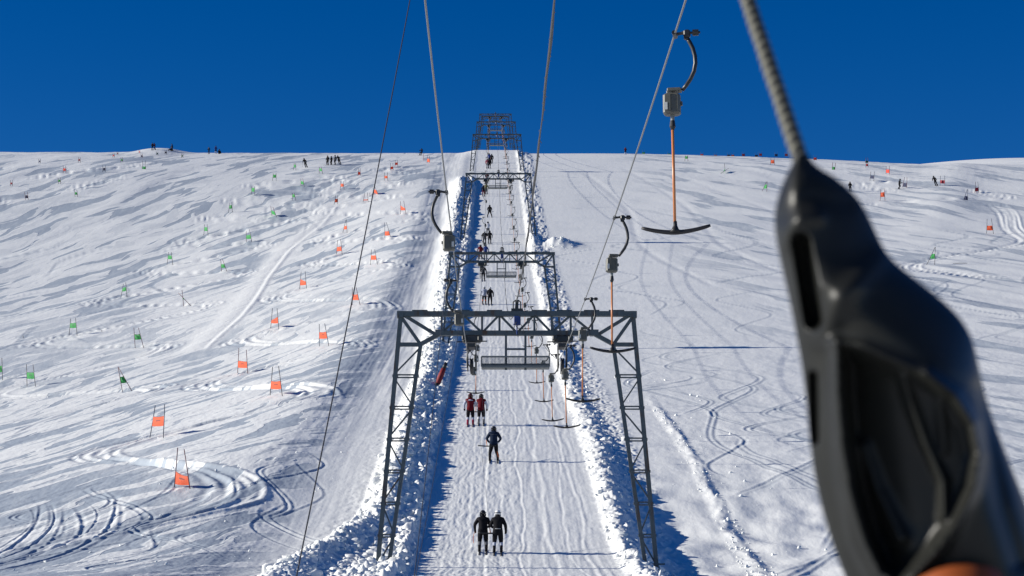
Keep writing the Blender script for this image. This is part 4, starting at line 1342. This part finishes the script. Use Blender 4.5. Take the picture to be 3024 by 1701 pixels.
K_REF = mat("reflective_band", (.45, .45, .45), .4)

def ski_me():
    m = MB()
    vs, fs = [], []
    N = 14
    for i in range(N + 1):
        t = i / N
        y = -.85 + 1.75 * t
        w = .038 - .008 * math.sin(math.pi * t) + (.006 if t > .8 else 0)
        if i == N: w = .014
        z = .012 + (.13 * ((t - .87) / .13) ** 1.6 if t > .87 else 0)
        vs += [(-w, y, z), (w, y, z), (w, y, z + .014), (-w, y, z + .014)]
    for i in range(N):
        a = i * 4
        for j in range(4):
            k = (j + 1) % 4
            fs.append((a + j, a + k, a + 4 + k, a + 4 + j))
    fs += [(3, 2, 1, 0), tuple(N * 4 + j for j in range(4))]
    m.add(vs, fs)
    m.box((0, .10, .04), (.06, .10, .04)); m.box((0, -.2, .045), (.065, .12, .05))
    return m.mesh("ski", K_SKI)
def boot_me(mt):
    m = MB()
    P = [(0, -.06, .03), (0, -.065, .10), (0, -.055, .2), (0, -.035, .32)]
    m.tube(P, [.066, .064, .062, .070], 10)
    m.tube([(0, -.10, .055), (0, .0, .07), (0, .1, .06), (0, .17, .05)], [.05, .055, .048, .036], 8)
    for z in (.12, .2, .27): m.box((.055, -.03, z), (.03, .05, .018))
    return m.mesh("ski_boot", mt, True)
def helmet_me(mt):
    m = MB()
    m.ball((0, -.005, .02), (.128, .142, .135), 14, 10, 0, -.45)
    m.ball((-.115, .0, -.06), (.03, .05, .06), 8, 6); m.ball((.115, .0, -.06), (.03, .05, .06), 8, 6)
    m.tube([(-.11, .06, .04), (0, .145, .05), (.11, .06, .04)], .02, 6)
    return m.mesh("helmet", mt, True)
def goggle_me():
    m = MB()
    pts = [(.136 * math.sin(a), -.005 + .15 * math.cos(a), .03) for a in np.linspace(0, 2 * math.pi, 17)]
    m.tube(pts, .017, 6, 0, False)
    m.ball((0, .115, .02), (.085, .045, .045), 10, 6)
    return m.mesh("goggles", K_CHAR, True)
def spole_me():
    m = MB()
    m.tube([(0, 0, 0), (0, -.35, -.75), (0, -.52, -1.08)], [.012, .011, .008], 6); m.tube([(0, -.48, -1.0), (0, -.485, -1.01)], [.05, .05], 8)
    m.tube([(0, .02, .05), (0, -.03, -.08)], .018, 6)
    return m.mesh("ski_pole", K_CHAR)
SKI, GOG, SPL = ski_me(), goggle_me(), spole_me()
BOOTS, HELM, BCACHE = {}, {}, {}
def person(foot, ps, cols, label, helm=K_HG, boot=K_BLK, rz=0.0, skis=True, poles=False, pitch=None, scale=1.06, group=None, extras=None):
    """cols: torso, sleeves, thighs, shins; stands with the feet at 'foot', facing up the slope when rz = 0"""
    t = empty("person", foot, rz)
    t.scale = (scale,) * 3
    key = (ps,) + tuple(c.name for c in cols)
    if key not in BCACHE:
        me = BODY[ps].copy()
        for i, c in enumerate((*cols, K_SKIN, K_BLK)): me.materials[i] = c
        BCACHE[key] = me
    put("body", BCACHE[key], t)
    J = PO[ps]
    if helm.name not in HELM: HELM[helm.name] = helmet_me(helm)
    h = put("helmet", HELM[helm.name], t, J['head'][0] + Vector((0, 0, .035)))
    put("goggles", GOG, h)
    if boot.name not in BOOTS: BOOTS[boot.name] = boot_me(boot)
    if pitch is None:
        pitch = math.atan((float(ground(foot[0], foot[1] + .7)) - float(ground(foot[0], foot[1] - .7))) / 1.4)
    eff = pitch * math.cos(rz)
    for n in 'lr':
        a = J['ankle' + n][0]
        bo = put("ski_boot", BOOTS[boot.name], t, (a.x, a.y + .06, a.z - .09))
        if skis:
            s = put("ski", SKI, t, (a.x, a.y + .06, a.z - .10))
            s.rotation_euler = (eff, 0, 0)
        if poles:
            q = put("ski_pole", SPL, t, J['ha' + n][0])
            q.rotation_euler = (R(random.uniform(-14, 20)), R(random.uniform(-10, 10)), 0)
    if extras: extras(t, J)
    tag(t, label, "person", group)
    return t
def lane(px, py): return hit(px, py)
GRP = "skiers riding up the lift"
def band(t, J):
    m = MB()
    c = J['waist'][0]
    m.tube([(.175 * math.sin(a), c.y + .148 * math.cos(a), 1.035) for a in np.linspace(0, 2 * math.pi, 21)], .016, 6, 0, False)
    m.build("reflective_band", K_REF, t)
def shoulder(t, J):
    m = MB()
    m.tube([(-.21, -.15, 1.40), (0, -.205, 1.43), (.21, -.15, 1.40)], [.03, .045, .03], 8)
    m.build("shoulder_panel", K_SILV, t)
def stripe(t, J):
    k, a = J['kneer'][0], J['ankler'][0]
    m = MB(); m.bar(k + Vector((.03, -.08, .05)), a + Vector((.03, -.08, .12)), .035, .02); m.build("leg_stripe", K_ORG, t)
    m = MB(); m.tube([(-.15, -.2, 1.36), (0, -.215, 1.385), (.15, -.2, 1.36)], .008, 6); m.build("yoke_piping", K_GREY, t)
def trail_pole(t, J):
    h = J['hal'][0]
    m = MB(); m.tube([h, h + Vector((-.06, -.1, -.1)), h + Vector((-.09, -.2, -.32)), h + Vector((-.06, -.26, -.5))], .012, 6); m.build("ski_pole", K_ORG, t)

F1, F2 = lane(1426, 1634), lane(1470, 1635)
person(F1, 'ride_l', (K_BLK, K_BLK, K_BLK, K_GREY), "person in black with dark helmet riding lowest in the lane, beside a white helmet", extras=trail_pole, group=GRP, scale=.97)
person(F2, 'ride_r', (K_BLK, K_BLK, K_BLK, K_SILV), "person in black jacket with pale waist band and white helmet, lowest in the lane", K_HW, group=GRP, extras=band, scale=.99)
tow_tbar(F1.y + 13, (F1 + F2) / 2, "T-bar towing the two black clad skiers lowest in the lane")
F3 = lane(1458, 1364)
person(F3, 'ride_solo', (K_NAVY, K_NAVY, K_BLK, K_BLK), "person alone on a T-bar in navy jacket and black trousers", group=GRP, extras=stripe, scale=1.05)
tow_tbar(F3.y + 13, F3, "T-bar towing the lone navy clad skier, its bar sticking out to one side", -.36)
F4, F5 = lane(1389, 1257), lane(1421, 1255)
person(F4, 'ride_l', (K_RED, K_SILV, K_BLK, K_SILV), "person in red vest with pale shoulders and red boots riding in a pair", K_HR, K_PINK, group=GRP, extras=shoulder, scale=1.1)
person(F5, 'ride_r', (K_RED, K_WHT, K_BLK, K_WHT), "person in plain red vest, white sleeves and grey boots riding in a pair", K_HG, K_GREY, group=GRP, scale=1.06)
tow_tbar(F4.y + 13, (F4 + F5) / 2, "T-bar towing the pair in red vests")
def pair(a, b, la, lb, lt, ca, cb, ha=K_HG, hb=K_HG, **kw):
    A, B_ = lane(*a), lane(*b)
    person(A, 'ride_l', ca, la, ha, group=GRP, **kw)
    person(B_, 'ride_r', cb, lb, hb, group=GRP, **kw)
    tow_tbar(A.y + 13, (A + B_) / 2, lt, full=False)
pair((1430, 899), (1447, 900), "person in pale grey top with orange legs riding behind the second portal's beam", "person in black jacket riding on the inner side of one in a pale top", "T-bar towing the pair just above the nearest portal's beam",
     (K_SILV, K_SILV, K_CHAR, K_ORG), (K_BLK, K_BLK, K_BLK, K_BLK), K_HW, K_HW)
f = lane(1427, 830)
person(f, 'ride_r', (K_BLK, K_CHAR, K_BLK, K_GREY), "person in black riding alone, half behind the second portal's hanging sheave", group=GRP)
tow_tbar(f.y + 12, f, "T-bar towing a lone skier just behind the second portal's hanging sheave", .15, full=False)
pair((1419, 765), (1434, 764), "person in bright red jacket riding right at the second portal's top chord", "person in dark blue jacket riding beside one in bright red", "T-bar towing the red and blue clad pair at the second portal's top chord",
     (K_RED, K_RED, K_GREY, K_RED), (K_BLUE, K_BLUE, K_GREY, K_GREY))
pair((1431, 721), (1446, 720), "person in black with a white helmet in the pair above the second portal", "person with dark helmet in the black clad pair above the second portal", "T-bar towing the black clad pair above the second portal",
     (K_BLK, K_BLK, K_BLK, K_BLK), (K_BLK, K_BLK, K_BLK, K_GREY), K_HW, K_HG)
f = lane(1441, 692)
person(f, 'ride_l', (K_WHT, K_WHT, K_BLK, K_BLK), "person in white jacket riding closely uphill of the black pair", group=GRP)
f = lane(1446, 641)
person(f, 'straddle', (K_BLK, K_BLK, K_BLK, K_BLK), "person in black riding alone with legs spread, midway between second and third portals", group=GRP, scale=1.1)
tow_tbar(f.y + 13, f, "T-bar towing the lone black skier with spread legs", .15, full=False)
pair((1428, 579), (1436, 573), "person in dark clothes with reddish trousers riding just below the third portal's beam", "person in olive yellow jacket riding just below the third portal's beam", "T-bar towing the pair just below the third portal's beam",
     (K_BLK, K_BLK, K_RED, K_RED), (K_YEL, K_YEL, K_BLK, K_BLK))
f = lane(1438, 541)
person(f, 'ride_r', (K_RED, K_BLK, K_BLK, K_BLK), "person in dark red riding behind the third portal's beam", group=GRP)
tow_tbar(f.y + 12, f, "T-bar towing the lone dark red skier behind the third portal's beam", full=False)
pair((1439, 497), (1446, 497), "person in crimson top riding in the last pair but one below the crest", "person in black riding beside a crimson top, last pair but one below the crest", "T-bar towing the last pair but one below the crest",
     (K_PINK, K_PINK, K_GREY, K_WHT), (K_BLK, K_BLK, K_BLK, K_WHT))
pair((1445, 480), (1452, 482), "person in blue riding in the topmost pair below the crest", "person in black riding in the topmost pair below the crest", "T-bar towing the topmost pair below the crest",
     (K_BLUE, K_BLUE, K_BLK, K_BLK), (K_BLK, K_BLK, K_BLK, K_BLK))
# on the left piste
BB = (K_BLK, K_BLK, K_BLK, K_BLK); CC = (K_CHAR, K_CHAR, K_BLK, K_BLK)
GL = "four skiers standing together near the left crest"
person(lane(967, 489), 'stand', BB, "stout person in black standing first in the group of four on the upper piste", rz=R(150), group=GL, poles=True, scale=1.14)
person(lane(978, 488), 'stand', CC, "slim person in dark clothes standing second in the group of four on the upper piste", rz=R(60), group=GL, poles=True, scale=1.04)
person(lane(989, 487), 'stand', (K_GREY, K_CHAR, K_BLK, K_GREY), "person in greyish clothes and tallest in the group of four on the upper piste", rz=R(75), group=GL, poles=True, scale=1.14)
person(lane(1004, 486), 'lean', BB, "person in black leaning strongly uphill at the right end of the group of four", rz=R(0), group=GL, poles=True)
person(lane(905, 496), 'lean', BB, "person in black leaning over ski poles beside a small green gate", rz=R(10), poles=True, scale=1.1)
def crest(px, py, d):
    p = at_depth(px, py, d); return Vector((p.x, p.y, float(ground(p.x, p.y))))
person(hit(1241, 459), 'tuck', (K_NAVY, K_NAVY, K_BLK, K_BLK), "person racing over the crest in a low tuck at the top of the orange course", rz=R(160))
GD = "people up on the skyline drift"
person(hit(450, 443), 'stand', BB, "person in black standing at the left on top of the skyline drift", rz=R(180), group=GD, scale=.9)
person(hit(458, 443), 'ski', (K_RED, K_BLK, K_BLK, K_BLK), "person with dark red top standing second on top of the skyline drift", rz=R(120), group=GD, scale=.85)
person(hit(510, 446), 'ski', (K_NAVY, K_NAVY, K_BLK, K_BLK), "taller person in navy at the right shoulder of the skyline drift", rz=R(90), group=GD, scale=.9)
person(hit(505, 446), 'sit', (K_NAVY, K_NAVY, K_BLK, K_BLK), "person in navy crouching at the right shoulder of the skyline drift", rz=R(150), group=GD, skis=False)
person(hit(617, 455), 'ski', (K_NAVY, K_NAVY, K_NAVY, K_BLK), "person in navy skiing over the crest right of the drift", rz=R(170), scale=.85)
person(hit(637, 453), 'stand', (K_BLUE, K_BLUE, K_BLK, K_WHT), "small person in blue standing at the crest with pale boots", rz=R(200), scale=.95)
person(hit(648, 455), 'sit', BB, "person in black sitting in the snow at the crest beside a blue standing one", rz=R(200), skis=False)
# on the right piste
person(lane(2655, 559), 'ski', BB, "person in black skiing with bent knees towards a navy gate", rz=R(-80), scale=1.06)
person(lane(2766, 550), 'lean', BB, "person in black leaning back beside a red gate on the right piste", rz=R(0), scale=1.06)
person(lane(2511, 566), 'stand', BB, "person in black half hidden by the shoulder of the big black tow handle", rz=R(180), scale=1.0)
person(hit(1847, 456), 'stand', (K_RED, K_NAVY, K_BLK, K_WHT), "tiny dark person on the skyline just left of the right haul cable", rz=R(180), scale=.9)

# ---------------------------------------------------------------- the tow handle close to the camera
M_PLA = mat("black_plastic", (0.016, 0.0165, 0.0145), 0.38, 0, 0.4, 45.0, 0.0004, spec=0.22)
M_BRAID2 = mat("braided_rope_light", (0.17, 0.165, 0.12), 0.6, 0, 0.2, 200.0)
M_BRAID = mat("braided_rope", (0.022, 0.021, 0.018), 0.6, 0, 0.3, 200.0)
HD = 0.80
def hp(px, py, h=0.0):
    """point of the handle: h in photograph pixels towards the viewer"""
    return at_depth(px, py, HD) * (1 - h / FPX)
def build_handle():
    Lp = np.array([(455, 2349), (485, 2342), (510, 2326), (540, 2312), (575, 2298), (610, 2289), (660, 2286), (720, 2293), (800, 2311), (900, 2334), (980, 2350), (1080, 2368), (1180, 2381), (1290, 2390), (1400, 2404), (1500, 2426), (1600, 2456), (1701, 2494), (1800, 2535), (1900, 2580)], float)
    Rp = np.array([(455, 2381), (485, 2398), (510, 2440), (540, 2492), (575, 2528), (610, 2552), (660, 2575), (720, 2602), (760, 2622), (800, 2672), (850, 2740), (900, 2800), (950, 2848), (1010, 2876), (1080, 2890), (1180, 2912), (1290, 2952), (1400, 2995), (1500, 3035), (1600, 3070), (1701, 3100), (1800, 3120), (1900, 3130)], float)
    ys = np.concatenate([np.arange(455, 520, 5), np.arange(520, 1901, 7)])
    L = np.interp(ys, Lp[:, 0], Lp[:, 1]); Rr = np.interp(ys, Rp[:, 0], Rp[:, 1])
    k = np.ones(9) / 9
    def sm(a):
        b_ = np.concatenate([np.full(4, a[0]), a, np.full(4, a[-1])]); return np.convolve(b_, k, 'valid')
    L, Rr = sm(sm(L)), sm(sm(Rr))
    ns = 150
    s = 0.5 - 0.5 * np.cos(np.linspace(0, np.pi, ns))
    PX = L[:, None] + (Rr - L)[:, None] * s[None, :]
    PY = np.repeat(ys[:, None], ns, 1)
    T = np.minimum(205 + 70 * smooth(800, 1200, ys), 0.5 * (Rr - L))[:, None]
    s0 = 0.27 + 0.10 * smooth(560, 800, PY) + 0.36 * smooth(840, 1120, PY)
    prof = np.where(s[None, :] < s0, np.sin(np.pi / 2 * np.clip(s[None, :] / s0, 0, 1)) ** 0.75, np.cos(np.pi / 2 * np.clip((s[None, :] - s0) / (1 - s0), 0, 1)) ** 0.62)
    F = prof * T
    def seg(ax, ay, bx, by):
        ex, ey = bx - ax, by - ay
        t = np.clip(((PX - ax) * ex + (PY - ay) * ey) / (ex * ex + ey * ey), 0, 1)
        return np.hypot(PX - ax - t * ex, PY - ay - t * ey)
    def poly(P, closed=False):
        d = np.full(PX.shape, 1e9)
        Q = list(P) + ([P[0]] if closed else [])
        for a, b_ in zip(Q[:-1], Q[1:]): d = np.minimum(d, seg(*a, *b_))
        return d
    def inside(P):
        r = np.zeros(PX.shape, bool); j = len(P) - 1
        for i in range(len(P)):
            xi, yi = P[i]; xj, yj = P[j]
            r ^= ((yi > PY) != (yj > PY)) & (PX < (xj - xi) * (PY - yi) / (yj - yi + 1e-9) + xi); j = i
        return r
    # collar crease, shoulder step
    F += 16 * np.exp(-(poly([(2310, 730), (2330, 672), (2365, 645), (2420, 640)]) / 22) ** 2)
    F -= 12 * np.exp(-(poly([(2300, 640), (2340, 600), (2400, 585), (2500, 600)]) / 26) ** 2)
    F += 26 * np.exp(-(poly([(2610, 755), (2540, 820), (2470, 900), (2430, 985)]) / 34) ** 2)
    # long slot and narrow slot
    F -= 120 * (1 - smooth(14, 34, seg(2366, 715, 2404, 945)))
    F -= 60 * (1 - smooth(6, 18, seg(2402, 1110, 2407, 1300)))
    # the big opening with its rolled rim
    P = [(2475, 1012), (2550, 1028), (2640, 1068), (2740, 1110), (2820, 1170), (2872, 1250), (2890, 1340), (2872, 1440), (2822, 1545), (2750, 1640), (2690, 1700), (2650, 1720), (2600, 1690), (2552, 1590), (2515, 1460), (2492, 1320), (2478, 1160)]
    d = poly(P, True); ins = inside(P)
    F = np.where(ins, F * 0.6 + 40, F)
    F += 40 * np.exp(-(d / 20) ** 2)
    # scooped hollow: steep and deep beside the inner edge, rising to the outer rim, with a rib across it
    depth = smooth(6, 48, np.where(ins, d, 0))
    lef = np.interp(PY, [1012, 1160, 1320, 1460, 1590, 1690, 1720], [2475, 2478, 2492, 2515, 2552, 2600, 2650])
    rig = np.interp(PY, [1012, 1028, 1068, 1110, 1170, 1250, 1340, 1440, 1545, 1640, 1700, 1720], [2500, 2550, 2640, 2740, 2820, 2872, 2890, 2872, 2822, 2750, 2690, 2650])
    u = np.clip((PX - lef) / np.maximum(rig - lef, 20), 0, 1)
    F -= depth * (165 * (1 - u) ** 2 + 4)
    rib = [(2662, 1085), (2690, 1190), (2735, 1310), (2785, 1420), (2790, 1530)]
    F += 42 * np.exp(-(poly(rib) / 15) ** 2) * depth
    F += 46 * np.exp(-(poly([(2545, 1320), (2590, 1450), (2660, 1590)]) / 24) ** 2) * depth
    F += 16 * np.exp(-(poly([(2775, 1170), (2788, 1330)]) / 14) ** 2) * depth
    F += 30 * np.exp(-(poly(P[3:11]) / 22) ** 2)
    F += 20 * np.exp(-(np.hypot(PX - 2452, PY - 1008) / 16) ** 2)
    F += 22 * np.exp(-(poly([(2470, 1020), (2462, 1200), (2478, 1400), (2520, 1600), (2570, 1700)]) / 20) ** 2)
    # flowing groove down the outer side
    F -= 40 * np.exp(-(poly([(2905, 1150), (2925, 1330), (2960, 1500), (3010, 1660)]) / 26) ** 2)
    B = -prof * T * 0.8 - 14
    vs = []
    nr = len(ys)
    for i in range(nr):
        for j in range(ns): vs.append(hp(PX[i, j], ys[i], F[i, j]))
        for j in range(ns - 1, -1, -1): vs.append(hp(PX[i, j], ys[i], B[i, j]))
    n = 2 * ns
    fs = [(i * n + j, i * n + (j + 1) % n, (i + 1) * n + (j + 1) % n, (i + 1) * n + j) for i in range(nr - 1) for j in range(n)]
    fs.append(tuple(range(n - 1, -1, -1))); fs.append(tuple((nr - 1) * n + j for j in range(n)))
    org = hp(2600, 1200)
    t = empty("tow_bar", org)
    m = MB(); m.add([p - org for p in vs], fs)
    me = m.mesh("grip", M_PLA, True)
    bm = bmesh.new(); bm.from_mesh(me); bmesh.ops.recalc_face_normals(bm, faces=bm.faces); bm.to_mesh(me); bm.free()
    put("grip", me, t)
    # braided rope up to its box on the skiers' cable
    a = hp(2366, 478); e = Vector((float(axis(9.0)) - 1.81, 9.0, cable_z(9.0) - 1.25))
    aim = at_depth(2208, 0, 0.88); dirv = (aim - a).normalized()
    e = a + dirv * ((9.0 - a.y) / dirv.y) if dirv.y > .01 else e
    m = MB()
    rr = 25.5 / FPX * HD
    axv = dirv; u = axv.cross(Vector((0, 1, 0))).normalized(); w = axv.cross(u)
    Lr = 0.36
    for st in range(3):
        pts = []
        for i in range(900):
            q = i / 899 * Lr
            ph = 2 * math.pi * q / 0.0060 + st * 2.094
            pts.append(a - org + axv * q + (u * math.cos(ph) + w * math.sin(ph)) * rr * .50)
        m.tube(pts, rr * .50, 6, 1 if st == 0 else 0)
    m.tube([a - org + axv * Lr, e - org], rr * .9, 8)
    m.build("tow_rope", [M_BRAID, M_BRAID2], t, True)
    # orange pole under the grip
    m = MB()
    m.tube([hp(2824, 1704, 205) - org, hp(2826, 1724, 224) - org, hp(2836, 1770, 240) - org, hp(2870, 2300, 160) - org, hp(2960, 3600, 40) - org], [.008, .0165, .019, .020, .020], 16)
    m.build("tow_pole", M_OR2, t, True)
    tag(t, "large blurred black plastic tow handle close up, hanging on a thick braided rope, orange beneath", "T-bar")
M_OR2 = mat("orange_pole", (0.26, 0.060, 0.012), 0.45, 0, 0.2, 30.0)
build_handle()
